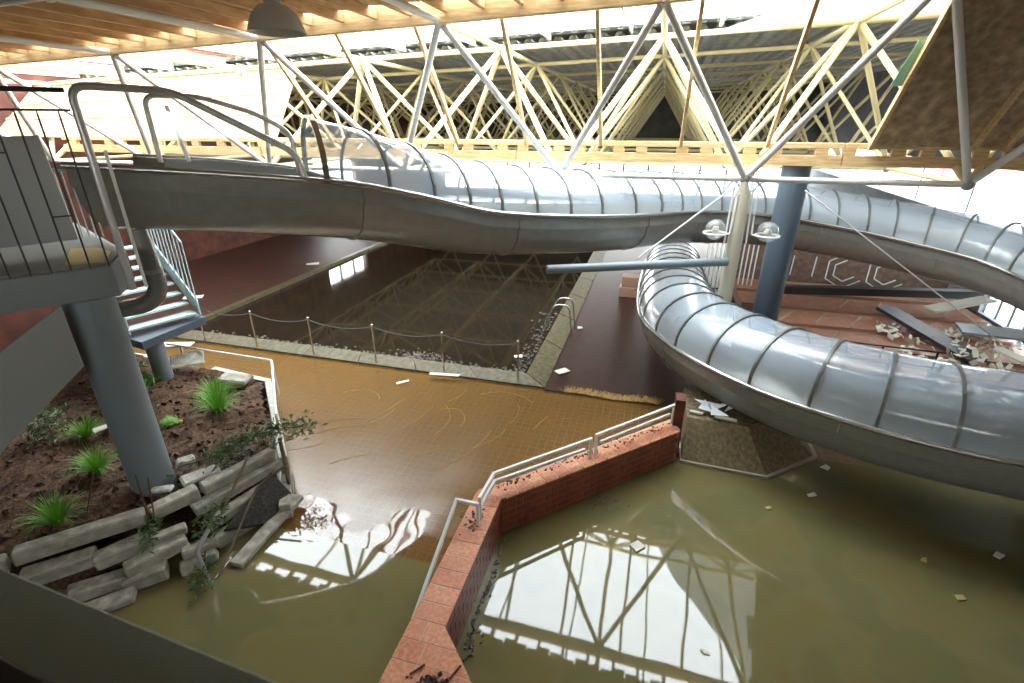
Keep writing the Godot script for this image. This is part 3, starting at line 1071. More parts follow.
	mb = MB.new()
	var e0 := Vector3(-5.35, 4.1, -7.2)
	mb.tube(bent([e0, Vector3(-5.25, 3.0, -7.2), Vector3(-6.35, 2.96, -6.6)], 0.42, 8), 0.125, 16)
	part("elbow", mb, M.trough, dp)
	mb = MB.new()
	mb.tube([Vector3(-5.30, 3.52, -7.2), Vector3(-5.297, 3.46, -7.2)], 0.135, 16)
	part("sleeve", mb, M.grey_steel, dp)
	# bare grey side panel of the lower stair, close by
	mb = MB.new()
	slab(mb, [W(-6.72, 3.50, 4.0), W(-6.72, 2.70, 4.0), W(-7.45, 1.35, 2.4), W(-7.45, 2.45, 2.4)], dirw(0.9, -0.4), 0.05)
	tag(part("stair_side_panel", mb, M.grey_steel), "plain grey sheet metal side panel of the stair below the platform", "panel")
	# flight of steps behind the column
	var st := thing("stair_flight", "steep open stair with pale treads behind the round column", "stairs", W(-10.0, 1.7, 7.4))
	var e1 := V(0.93, -0.37)
	var ax := V(0.36, 0.93)
	for k in 8:
		var far_end := V(-9.3, 7.95) - e1 * 0.27 * k
		var c := far_end - ax * 0.66
		mb = MB.new()
		mb.bbox(Transform3D(Basis(dirw(e1.x, e1.y), Vector3.UP, dirw(ax.x, ax.y)), W(c.x, 1.75 + 0.17 * k, c.y)), Vector3(0.25, 0.045, 1.26), 0.006)
		part("tread", mb, M.stair_paint, st)
	for off in [0.0, -1.32]:
		var a2: Vector2 = V(-9.2, 7.95) + ax * off
		var b2: Vector2 = a2 - e1 * 2.1
		mb = MB.new()
		var pa := W(a2.x, 1.66, a2.y)
		var pb := W(b2.x, 1.66 + 1.32, b2.y)
		slab(mb, [pa, pa + Vector3(0, 0.36, 0), pb + Vector3(0, 0.36, 0), pb], dirw(ax.x, ax.y), 0.03)
		part("stringer", mb, M.stair_paint, st)
		if off == 0.0:
			for k in 12:
				var q: Vector3 = pa.lerp(pb, k / 11.0)
				rod("baluster", q + Vector3(0, 0.25, 0), q + Vector3(0, 1.6, 0), 0.014, M.stair_paint, st)
			mb = MB.new()
			mb.tube([pa + Vector3(0, 1.6, 0), pb + Vector3(0, 1.6, 0)], 0.022, 8)
			part("handrail", mb, M.stair_paint, st)
	st = thing("lower_stair_flight", "lower open stair with pale treads in shadow beneath the upper flight", "stairs", W(-10.4, 0.5, 6.3))
	for k in 7:
		var c := V(-10.3, 6.9) - e1 * 0.27 * k - ax * 0.62
		mb = MB.new()
		mb.bbox(Transform3D(Basis(dirw(e1.x, e1.y), Vector3.UP, dirw(ax.x, ax.y)), W(c.x, 1.58 - 0.17 * k, c.y)), Vector3(0.25, 0.045, 1.2), 0.006)
		part("tread", mb, M.stair_paint, st)
	var la := V(-10.2, 6.9)
	var lb := la - e1 * 2.2
	mb = MB.new()
	slab(mb, [W(la.x, 1.5, la.y), W(la.x, 1.75, la.y), W(lb.x, 0.4, lb.y), W(lb.x, 0.15, lb.y)], dirw(ax.x, ax.y), 0.03)
	part("stringer", mb, M.stair_paint, st)
	mb = MB.new()
	prism(mb, [V(-9.12, 7.98), V(-9.18, 6.55), V(-10.4, 6.76), V(-9.83, 8.24)], 1.48, 1.64)
	part("landing", mb, M.slate_paint, st)
	# two thin poles and a blue cloth hung on them
	var ps := W(-7.75, 0.4, 4.75)
	for k in 2:
		var o := ps + Vector3(0.1 * k, 0, 0)
		mb = MB.new()
		mb.tube([o, o + Vector3(0, 3.05, 0)], 0.02, 8)
		tag(part("steel_pole", mb, M.bright_steel), ["thin bright pole nearer the grey stair panel", "thin bright pole nearer the thick round column"][k], "pole")
	var cl := thing("hanging_cloth", "blue and white cloth hung on the thin poles", "cloth", ps + Vector3(0, 1.7, 0))
	mb = MB.new()
	mb.beam(ps + Vector3(0.0, 2.25, 0.05), ps + Vector3(0.17, 2.25, 0.05), 0.03, 0.14, 0.004)
	part("white_part", mb, M.white_cloth, cl)
	mb = MB.new()
	mb.beam(ps + Vector3(0.0, 2.04, 0.05), ps + Vector3(0.17, 2.04, 0.05), 0.03, 0.27, 0.004)
	part("blue_part", mb, M.blue_cloth, cl)
	# ledge right under the viewer
	var lg := thing("foreground_ledge", "dark grey box rail crossing the corner close to the viewer", "rail", Vector3(-0.5, 4.3, -0.47))
	var r0 := Vector3(-1.18, 4.87, -0.64)
	var r1 := Vector3(0.10, 4.87, -0.20)
	mb = MB.new()
	mb.beam(r0, r1, 0.098, 0.05, 0.003)
	part("top_rail", mb, M.ledge, lg)
	mb = MB.new()
	mb.beam(r0 + Vector3(0.022, -0.46, 0.064), r1 + Vector3(0.022, -0.46, 0.064), 0.03, 0.98, 0.004)
	part("panel", mb, M.black_rubber, lg)
	mb = MB.new()
	mb.bbox(Transform3D(Basis.IDENTITY, Vector3(-0.6, 3.82, 0.95)), Vector3(3.0, 0.16, 2.4), 0.01)
	part("standing_floor", mb, M.black_rubber, lg)


# ---------------------------------------------------------------- tiled dividing wall with white rails
func build_wall_and_rails() -> void:
	var w := thing("tiled_wall", "low terracotta tiled wall zigzagging between deck and basin", "wall", W(-1.85, 0, 5.4))
	var mb := MB.new()
	var q := 0.7071
	var outer := [V(-1.65, 5.34), V(0.83, 7.82), V(0.66, 8.12), V(-1.78, 5.62), V(-2.03, 5.35), V(-2.03, 1.4), V(0.2, 1.4), V(-1.65, 3.30)]
	prism(mb, outer, -0.6, 0.60)
	part("core", mb, M.face_grout, w)
	mb = MB.new()
	prism(mb, outer, 0.60, 0.641)
	part("mortar_bed", mb, M.grout, w)
	var tile := func(called: String, c: Vector3, d1: Vector3, size: Vector3, mname: String) -> void:
		put(called, box_mesh(size, 0.004), M[mname], Transform3D(Basis(d1, Vector3.UP, d1.cross(Vector3.UP)), c), w)
	# cap along the hall
	var d_s := dirw(1, 0)
	var k := 0
	var p := 3.42
	while p < 5.3:
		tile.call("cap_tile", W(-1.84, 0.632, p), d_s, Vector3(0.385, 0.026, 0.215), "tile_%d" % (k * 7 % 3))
		p += 0.228
		k += 1
	# cap of the slanting stretch
	var db := dirw(q, q)
	var nb := dirw(q, -q)
	var t := 0.16
	while t < 3.55:
		var c := V(-1.79 + t * q, 5.44 + t * q)
		tile.call("cap_tile", W(c.x + 0.06, 0.632, c.y - 0.0), db, Vector3(0.215, 0.026, 0.33), "tile_%d" % (k * 5 % 3))
		t += 0.228
		k += 1
	# cap of the widening stretch
	p = 3.3
	while p > 1.5:
		var pa := p
		var pb := p - 0.215
		var ra := -1.65 + (3.30 - pa)
		var rb := -1.65 + (3.30 - pb)
		var cut := -1.84 + (0.12 if k % 2 else 0.0) + (3.3 - p) * 0.35
		for e in [[V(-2.035, pa), V(cut - 0.006, pa), V(cut - 0.006, pb), V(-2.035, pb)], [V(cut + 0.006, pa), V(ra, pa), V(rb, pb), V(cut + 0.006, pb)]]:
			mb = MB.new()
			prism(mb, e, 0.62, 0.645)
			part("cap_tile", mb, M["tile_%d" % (k % 3)], w)
			k += 1
		p -= 0.228
	# face tiles
	for row in 6:
		var y := 0.565 - row * 0.118
		p = 3.42 + (0.12 if row % 2 else 0.0)
		while p < 5.3:
			tile.call("shaded_face_tile", W(-1.653, y, p), d_s, Vector3(0.016, 0.108, 0.236), "shaded_face_tile_%d" % (k * 3 % 3 if k % 2 else k % 3))
			p += 0.245
			k += 1
		t = 0.13 + (0.12 if row % 2 else 0.0)
		while t < 3.45:
			tile.call("shaded_face_tile", W(-1.651 + t * q, y, 5.341 + t * q), nb, Vector3(0.016, 0.108, 0.236), "shaded_face_tile_%d" % ((k * 2 + row) % 3))
			t += 0.245
			k += 1
	# half tiles closing the courses at the corner, and the corner cap
	for row in 6:
		var y := 0.565 - row * 0.118
		if row % 2:
			tile.call("shaded_face_tile", W(-1.651 + 0.065 * q, y, 5.341 + 0.065 * q), nb, Vector3(0.016, 0.108, 0.118), "shaded_face_tile_%d" % (row % 3))
			tile.call("shaded_face_tile", W(-1.653, y, 3.36), d_s, Vector3(0.016, 0.108, 0.112), "shaded_face_tile_%d" % (row % 3))
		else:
			tile.call("shaded_face_tile", W(-1.653, y, 5.30), d_s, Vector3(0.016, 0.108, 0.078), "shaded_face_tile_%d" % (row % 3))
	mb = MB.new()
	prism(mb, [V(-2.03, 5.36), V(-1.66, 5.36), V(-1.60, 5.42), V(-1.83, 5.60), V(-2.02, 5.42)], 0.62, 0.645)
	part("cap_tile", mb, M.tile_1, w)
	# end post of the wall
	mb = MB.new()
	prism(mb, [V(0.70, 7.92), V(0.86, 7.92), V(0.86, 8.2), V(0.70, 8.2)], -0.1, 1.15)
	part("end_post", mb, M.wall_red, w)
	# rails of flat white bars
	var r := thing("bent_white_rail", "white two bar rail bending round the corner of the tiled wall", "railing", W(-1.8, 0.65, 5.0))
	var bar := func(pts: Array, wd: float, parent: Node3D, called: String) -> void:
		for i in pts.size() - 1:
			var b := MB.new()
			var dd: Vector3 = (pts[i + 1] - pts[i]).normalized() * 0.02
			b.beam(pts[i] - dd, pts[i + 1] + dd, 0.045, wd, 0.006)
			part(called, b, M.white_paint, parent)
	bar.call([W(-1.80, 1.0, 4.88), W(-1.77, 1.0, 5.40), W(-0.57, 1.0, 6.60)], 0.05, r, "top_bar")
	bar.call([W(-1.80, 0.85, 4.88), W(-1.77, 0.85, 5.42), W(-0.66, 0.85, 6.50)], 0.045, r, "lower_bar")
	bar.call([W(-1.80, 0.64, 4.88), W(-1.80, 1.0, 4.88)], 0.045, r, "post")
	bar.call([W(-0.57, 0.64, 6.60), W(-0.57, 1.0, 6.60)], 0.045, r, "post")
	r = thing("straight_white_rail", "white two bar rail at the far end of the tiled wall", "railing", W(0.1, 0.65, 7.3))
	bar.call([W(-0.50, 1.0, 6.73), W(0.69, 1.0, 8.0)], 0.05, r, "top_bar")
	bar.call([W(-0.42, 0.85, 6.80), W(0.62, 0.85, 7.92)], 0.045, r, "lower_bar")
	bar.call([W(-0.50, 0.64, 6.73), W(-0.50, 1.0, 6.73)], 0.045, r, "post")
	bar.call([W(0.69, 0.64, 8.0), W(0.69, 1.0, 8.0)], 0.045, r, "post")
	r = thing("ladder_rail", "long white handrail slanting down beside the tiled wall into water", "handrail", W(-2.07, 0, 4.0))
	bar.call([W(-1.79, 0.64, 4.76), W(-1.79, 1.0, 4.76)], 0.045, r, "post")
	bar.call([W(-1.79, 1.0, 4.76), W(-2.08, 1.0, 4.76)], 0.05, r, "top_bar")
	bar.call([W(-2.08, 1.0, 4.76), W(-2.10, 0.35, 3.25), W(-2.14, -0.2, 2.6)], 0.05, r, "slanting_bar")


# ---------------------------------------------------------------- planter with soil, plants and broken blocks
func soil_h(s: float, p: float) -> float:
	return 0.56 + 0.10 * sin(s * 2.1 + p * 1.3) * sin(p * 1.7 - s) + 0.05 * sin(s * 6.3 + 1.0) * sin(p * 5.1) + 0.02 * sin(s * 17.0) * sin(p * 15.0)


func build_planter() -> void:
	var poly := PackedVector2Array([V(-7.05, 2.95), V(-6.15, 3.85), V(-5.45, 5.42), V(-7.45, 7.5), V(-9.75, 7.75), V(-13.5, 7.75), V(-13.5, 1.5), V(-8.2, 1.5)])
	var mb := MB.new()
	var st := 0.09
	var ns := 94
	var np := 72
	var ids := {}
	for i in ns:
		for j in np:
			var s := -13.6 + i * st
			var p := 1.4 + j * st
			if Geometry2D.is_point_in_polygon(V(s, p), poly):
				var h := soil_h(s, p) + rng.randf_range(-0.03, 0.03)
				var e := 0.02
				var nn := Vector3.UP + (dirw(1, 0) * (soil_h(s - e, p) - soil_h(s + e, p)) + dirw(0, 1) * (soil_h(s, p - e) - soil_h(s, p + e))) / (2 * e)
				ids[Vector2i(i, j)] = mb.vert(W(s, h, p), (nn + Vector3(rng.randf_range(-0.35, 0.35), 0, rng.randf_range(-0.35, 0.35))).normalized())
	for q in ids.keys():
		var b := Vector2i(q.x + 1, q.y)
		var c := Vector2i(q.x + 1, q.y + 1)
		var d := Vector2i(q.x, q.y + 1)
		if ids.has(c):
			if ids.has(b):
				mb.face(ids[q], ids[b], ids[c])
			if ids.has(d):
				mb.face(ids[q], ids[c], ids[d])
	tag(part("planter_soil", mb, M.soil), "bare brown soil of the raised planting bed", "soil", "", "stuff")
	mb = MB.new()
	for i in 900:
		var q := V(lerpf(-11.0, -5.6, rng.randf()), lerpf(2.2, 7.5, rng.randf()))
		if Geometry2D.is_point_in_polygon(q, poly):
			chunk(mb, W(q.x, soil_h(q.x, q.y) + 0.01, q.y), rng.randf_range(0.012, 0.055))
	tag(part("soil_clods", mb, M.soil), "loose clods of earth scattered over the planting bed", "soil", "", "stuff")
	# bed retaining faces and pale curbs
	var cu := thing("planter_curb", "pale concrete curb around the far sides of the planting bed", "curb", W(-7.4, 0, 7.5))
	for e in [[V(-5.35, 5.42), V(-7.40, 7.55)], [V(-7.40, 7.58), V(-9.0, 7.75)], [V(-9.7, 7.82), V(-13.5, 7.85)]]:
		mb = MB.new()
		mb.beam(W(e[0].x, 0.24, e[0].y), W(e[1].x, 0.24, e[1].y), 0.13, 0.62, 0.01)
		part("curb_stone", mb, M.curb, cu)
	mb = MB.new()
	mb.beam(W(-4.86, 0.1, 4.75), W(-5.4, 0.1, 5.5), 0.16, 0.32, 0.01)
	part("curb_stone", mb, M.concrete, cu)
	# white railing of the bed
	var r := thing("planter_rail", "thin white tube rail around the corner of the planting bed", "railing", W(-7.3, 0.5, 7.6))
	mb = MB.new()
	mb.tube(bent([W(-10.1, 1.0, 7.72), W(-7.27, 1.0, 7.63), W(-5.75, 1.0, 5.88)], 0.05), 0.024, 8)
	part("top_tube", mb, M.white_paint, r)
	for q in [[-9.7, 7.7], [-7.27, 7.63], [-5.75, 5.88]]:
		rod("post", W(q[0], 0.2, q[1]), W(q[0], 1.0, q[1]), 0.022, M.white_paint, r)
	# broken concrete blocks of the retaining wall: [from, to, width, height, tone, label]
	var blocks := [
		[[-7.15, 0.60, 2.78], [-6.22, 0.60, 3.76], 0.20, 0.20, "concrete", "long dark concrete beam edging the soil by the grass tuft"],
		[[-6.19, 0.60, 3.80], [-5.93, 0.62, 4.34], 0.20, 0.18, "concrete", "short pale concrete block edging the soil mid row"],
		[[-5.90, 0.62, 4.38], [-5.52, 0.62, 5.42], 0.18, 0.16, "concrete", "long pale concrete beam topmost beside the leafy branch"],
		[[-5.86, 0.44, 4.15], [-5.42, 0.46, 5.40], 0.20, 0.17, "concrete", "pale weathered beam second from the top under the branch"],
		[[-6.98, 0.36, 2.68], [-6.45, 0.38, 3.20], 0.24, 0.20, "concrete", "dark concrete block under the long beam at the shaded end"],
		[[-6.38, 0.36, 3.12], [-6.05, 0.38, 3.62], 0.22, 0.19, "concrete", "dark block in the second course between two others"],
		[[-6.02, 0.40, 3.52], [-5.72, 0.40, 3.90], 0.16, 0.12, "concrete", "small pale block wedged under the mid row beam"],
		[[-6.02, 0.24, 3.20], [-5.66, 0.30, 3.80], 0.22, 0.18, "concrete", "tilted grey beam sticking out toward the water"],
		[[-6.02, 0.08, 3.14], [-5.68, 0.13, 3.46], 0.24, 0.20, "concrete", "thick square ended block low above the water"],
		[[-6.45, 0.14, 2.78], [-6.05, 0.12, 3.22], 0.22, 0.18, "concrete", "dark block low in the third course near the ledge"],
		[[-6.25, 0.02, 2.62], [-5.80, 0.02, 3.08], 0.22, 0.16, "concrete", "lowest dark block just above the water by the ledge"],
		[[-5.60, 0.22, 3.62], [-5.32, 0.20, 3.98], 0.16, 0.14, "concrete", "pale block leaning toward the bent pipe"],
		[[-5.56, 0.04, 3.52], [-5.26, 0.10, 3.86], 0.18, 0.16, "concrete", "pale angular block beside the foot of the bent pipe"],
		[[-5.62, 0.26, 4.10], [-5.36, 0.28, 5.00], 0.18, 0.16, "concrete", "shadowed beam third from the top under the branch"],
		[[-5.45, 0.10, 4.00], [-5.22, 0.10, 4.60], 0.20, 0.18, "concrete", "shadowed block behind the dark slab at the water"],
		[[-7.6, 0.55, 2.2], [-7.18, 0.55, 2.72], 0.2, 0.22, "concrete", "dark concrete beam end disappearing behind the ledge"],
	]
	for b in blocks:
		mb = MB.new()
		mb.beam(W(b[0][0], b[0][1], b[0][2]), W(b[1][0], b[1][1], b[1][2]), b[2], b[3], 0.02)
		for i in mb.v.size():
			var w: Vector3 = mb.v[i]
			mb.v[i] = w + Vector3(sin(w.z * 9.0 + w.y * 7.0), sin(w.x * 11.0 + w.z * 6.0), sin(w.y * 13.0 + w.x * 8.0)) * 0.010
		tag(part("concrete_block", mb, M[b[4]]), b[5], "block", "broken retaining wall blocks")
	# backfill behind the blocks
	mb = MB.new()
	prism(mb, [V(-7.3, 2.6), V(-6.45, 3.1), V(-6.0, 3.75), V(-5.65, 4.4), V(-5.5, 5.35), V(-5.9, 5.2), V(-6.4, 4.2), V(-7.4, 3.2)], -0.3, 0.32)
	tag(part("earth_bank", mb, M.soil), "dark earth bank behind the broken blocks", "soil", "", "stuff")
	# dark slab and pale plank at the corner
	mb = MB.new()
	slab(mb, [W(-5.36, 0.22, 4.10), W(-5.34, 0.46, 5.08), W(-4.98, 0.18, 5.02), W(-5.02, 0.02, 4.55)], Vector3(0.5, 0.8, 0.3), 0.09)
	tag(part("tilted_slab", mb, M.rock), "big dark stone slab tilted down into the water", "slab")
	mb = MB.new()
	mb.beam(W(-4.92, 0.03, 3.80), W(-4.90, 0.13, 5.10), 0.20, 0.07, 0.008)
	tag(part("pale_plank", mb, M.concrete), "long pale plank lying along the water edge", "plank")
	# leaning sticks
	var sticks := [
		[[[-5.33, 0.92, 5.42], [-5.04, 0.05, 5.12]], 0.030, "dead_wood", "dark wooden post leaning at the corner of the bed"],
		[[[-5.01, -0.02, 3.55], [-5.29, 0.5, 4.75], [-4.96, 0.75, 5.02]], 0.018, "dead_wood", "long bare cane bent over the dark slab"],
		[[[-5.61, 0.8, 5.03], [-5.42, 0.45, 4.21]], 0.020, "dead_wood", "short straight stick leaning on the pale beams"],
		[[[-6.35, 1.15, 3.9], [-6.12, 0.5, 3.72], [-5.85, 0.1, 3.45]], 0.012, "stem", "thin brown reed stalk beside the round column"],
		[[[-6.22, 1.1, 3.95], [-6.02, 0.55, 3.72]], 0.010, "stem", "thinnest brown reed stalk just right of its twin"],
		[[[-7.0, 1.1, 3.8], [-7.05, 0.6, 3.6]], 0.012, "stem", "bare twig standing above the lowest grass tuft"],
		[[[-5.1, 0.0, 3.9], [-5.0, -0.02, 3.2]], 0.012, "paper", "pale stick poking up from the green water"],
	]
	for q in sticks:
		var pp := []
		for e in q[0]:
			pp.append(W(e[0], e[1], e[2]))
		mb = MB.new()
		mb.tube(bent(pp, 0.1, 4), q[1], 7)
		tag(part("stick", mb, M[q[2]]), q[3], "stick", "sticks in the planting bed")
	mb = MB.new()
	mb.tube(bent([W(-5.30, 0.5, 3.86), W(-5.27, 0.38, 3.60), W(-5.08, -0.05, 3.50)], 0.06), 0.028, 10)
	tag(part("bent_pipe", mb, M.grey_steel), "short bent grey pipe standing in the water among blocks", "pipe")
	# loose slabs and stones on the soil
	var stones := [
		[W(-9.25, 0.86, 7.42), Vector3(0.62, 0.06, 0.46), 0.35, 0.5, "concrete", "flat pale slab propped on the soil beside the thin column"],
		[W(-7.95, 0.66, 7.28), Vector3(0.66, 0.10, 0.30), 0.15, -0.2, "concrete", "pale broken trough piece at the far edge of the bed"],
		[W(-8.66, 0.72, 5.12), Vector3(0.34, 0.03, 0.12), 0.2, 0.9, "paper", "torn pale sheet lying between shrub and column"],
		[W(-6.55, 0.68, 4.75), Vector3(0.24, 0.16, 0.20), 0.1, 0.4, "concrete", "rounded pale stone by the green sprig"],
		[W(-6.15, 0.64, 4.62), Vector3(0.50, 0.06, 0.26), 0.1, 0.7, "curb", "white plaster lump beside the topmost beam"],
		[W(-6.45, 0.63, 4.22), Vector3(0.30, 0.05, 0.14), 0.05, 0.2, "curb", "white chip of plaster at the column foot"],
	]
	for q in stones:
		mb = MB.new()
		var bs := Basis(Vector3.UP, q[3]) * Basis(Vector3.RIGHT, q[2])
		mb.bbox(Transform3D(bs, q[0]), q[1], 0.03)
		for i in mb.v.size():
			var w: Vector3 = mb.v[i]
			mb.v[i] = w + Vector3(sin(w.z * 19.0), sin(w.x * 21.0), sin(w.y * 23.0 + w.x * 9.0)) * 0.012
		tag(part("loose_slab", mb, M[q[4]]), q[5], "stone")
	# rubble scattered on the soil edge
	mb = MB.new()
	for i in 260:
		var tt := rng.randf()
		var c := V(-6.35, 4.1).lerp(V(-5.6, 5.3), tt) + V(rng.randfn(-0.12, 0.1), rng.randfn(0, 0.08))
		chunk(mb, W(c.x, soil_h(c.x, c.y) + 0.02, c.y), rng.randf_range(0.012, 0.035))
	tag(part("soil_rubble", mb, M.rubble), "crumbled plaster rubble strewn along the topmost beam", "rubble", "", "stuff")
	# grass tufts
	var tufts := [
		[-7.17, 3.32, 0.48, "grass", "dark green grass tuft at the long dark beam"],
		[-7.66, 4.24, 0.46, "grass", "green grass tuft just behind the thick column foot"],
		[-8.94, 4.99, 0.40, "grass", "shaded grass tuft among stones under the platform"],
		[-7.29, 6.16, 0.56, "grass", "bright green fountain of grass mid bed"],
		[-7.80, 6.62, 0.50, "grass", "bright yellowish grass tuft by the broken trough"],
		[-7.72, 5.74, 0.28, "grass", "small flattened bright grass tuft beside the column"],
		[-9.45, 6.50, 0.40, "grass", "dark leafy tuft at the thin column"],
	]
	for q in tufts:
		var at := W(q[0], soil_h(q[0], q[1]), q[1])
		var o := thing("grass_tuft", q[4], "plant", at, "grass tufts in the planting bed")
		mb = MB.new()
		for i in 190:
			var az := rng.randf() * TAU
			var ln: float = q[2] * rng.randf_range(0.6, 1.15)
			var ou := rng.randf_range(0.25, 0.95)
			var d := Vector3(cos(az), 0, sin(az))
			if q[2] < 0.3:
				d = (dirw(-0.8, -0.5) + Vector3(rng.randfn(0, 0.35), 0, rng.randfn(0, 0.35))).normalized()
				ou = rng.randf_range(0.9, 1.3)
			blade(mb, at + d * 0.03, d, ln, ou, 0.009)
		part("blades", mb, M[q[3]], o)
		mb = MB.new()
		mb.tube([at - Vector3(0, 0.03, 0), at + Vector3(0, 0.05, 0)], 0.03, 8)
		part("root_crown", mb, M.straw, o)
	# leafy branch fallen over the edge, with upright sprigs
	leafy("leafy_branch", "long leafy branch fallen over the corner of the bed", [W(-6.6, 0.72, 4.55), W(-6.1, 0.82, 4.85), W(-5.85, 0.9, 5.25), W(-5.55, 0.95, 5.55), W(-5.1, 0.98, 5.75)], 520, 0.15, "leaf", 0.11)
	leafy("leafy_sprig", "leafy sprig hanging among the blocks above the water", [W(-5.55, 0.5, 4.4), W(-5.5, 0.42, 4.05), W(-5.4, 0.36, 3.9)], 110, 0.14, "leaf")
	leafy("leafy_sprig", "leafy sprig dipping into the water by the bent pipe", [W(-5.25, 0.3, 3.7), W(-5.15, 0.12, 3.5), W(-5.05, 0.05, 3.35)], 80, 0.13, "leaf")
	leafy("leafy_sprig", "leafy sprig growing from the mid row block", [W(-6.2, 0.62, 3.8), W(-6.05, 0.55, 3.65), W(-5.9, 0.45, 3.5)], 80, 0.13, "leaf")
	leafy("leafy_sprig", "little pale sprig on the soil by the rounded stone", [W(-6.5, 0.68, 4.5), W(-6.4, 0.74, 4.42)], 16, 0.10, "leaf")
	leafy("dark_shrub", "dark leafy shrub behind the thick column", [W(-8.65, 0.6, 5.5), W(-8.7, 0.9, 5.6), W(-8.85, 1.2, 5.65)], 260, 0.16, "leaf", 0.15)
	leafy("dark_shrub", "dark leafy shrub under the lower stair", [W(-9.3, 0.6, 5.9), W(-9.25, 0.95, 6.0), W(-9.1, 1.25, 6.05)], 260, 0.16, "leaf", 0.15)
	leafy("dark_shrub", "dark leafy shrub below the grey stair panel", [W(-9.2, 0.6, 4.7), W(-9.25, 0.9, 4.7), W(-9.3, 1.1, 4.75)], 220, 0.15, "leaf", 0.15)


func chunk(mb: MB, at: Vector3, r: float) -> void:
	var b := Basis(Vector3(rng.randfn(), rng.randfn(), rng.randfn()).normalized(), rng.randf() * TAU)
	mb.bbox(Transform3D(b, at), Vector3(r * rng.randf_range(1, 2.4), r * rng.randf_range(0.6, 1.2), r * rng.randf_range(1, 1.8)), 0.0)


func blade(mb: MB, at: Vector3, d: Vector3, ln: float, ou: float, w: float) -> void:
	var side := d.cross(Vector3.UP)
	var pa: Vector3 = at
	var wa := w
	for k in 4:
		var t := (k + 1) / 4.0
		var pb: Vector3 = at + d * ln * ou * t + Vector3.UP * ln * (1.3 * t - 1.05 * t * t * ou)
		var wb := w * (1.0 - t * 0.9)
		mb.quad(pa - side * wa, pa + side * wa, pb + side * wb, pb - side * wb, Vector3.UP + d * 0.2)
		pa = pb
		wa = wb


func leafy(called: String, label: String, pts: Array, n: int, ln: float, m: String, spread := 0.07) -> void:
	var o := thing(called, label, "plant", pts[0])
	var mb := MB.new()
	var cv := curve(pts, 0.08)
	mb.tube(cv, 0.009, 6)
	part("stem", mb, M.stem, o)
	mb = MB.new()
	for i in n:
		var q: Vector3 = cv[rng.randi_range(cv.size() / 4, cv.size() - 1)]
		var d := Vector3(rng.randfn(), rng.randf_range(-0.4, 1.0), rng.randfn()).normalized()
		q += Vector3(rng.randfn(), rng.randfn() * 0.6, rng.randfn()) * spread
		var l := ln * rng.randf_range(0.6, 1.1)
		var sd := d.cross(Vector3(0.3, 0.9, 0.2)).normalized() * l * 0.13
		var tip := q + d * l - Vector3(0, l * 0.25, 0)
		var mid := q + d * l * 0.5
		mb.tri(q, mid + sd, tip, Vector3.UP)
		mb.tri(q, mid - sd, tip, Vector3.UP)
	part("leaves", mb, M[m], o)


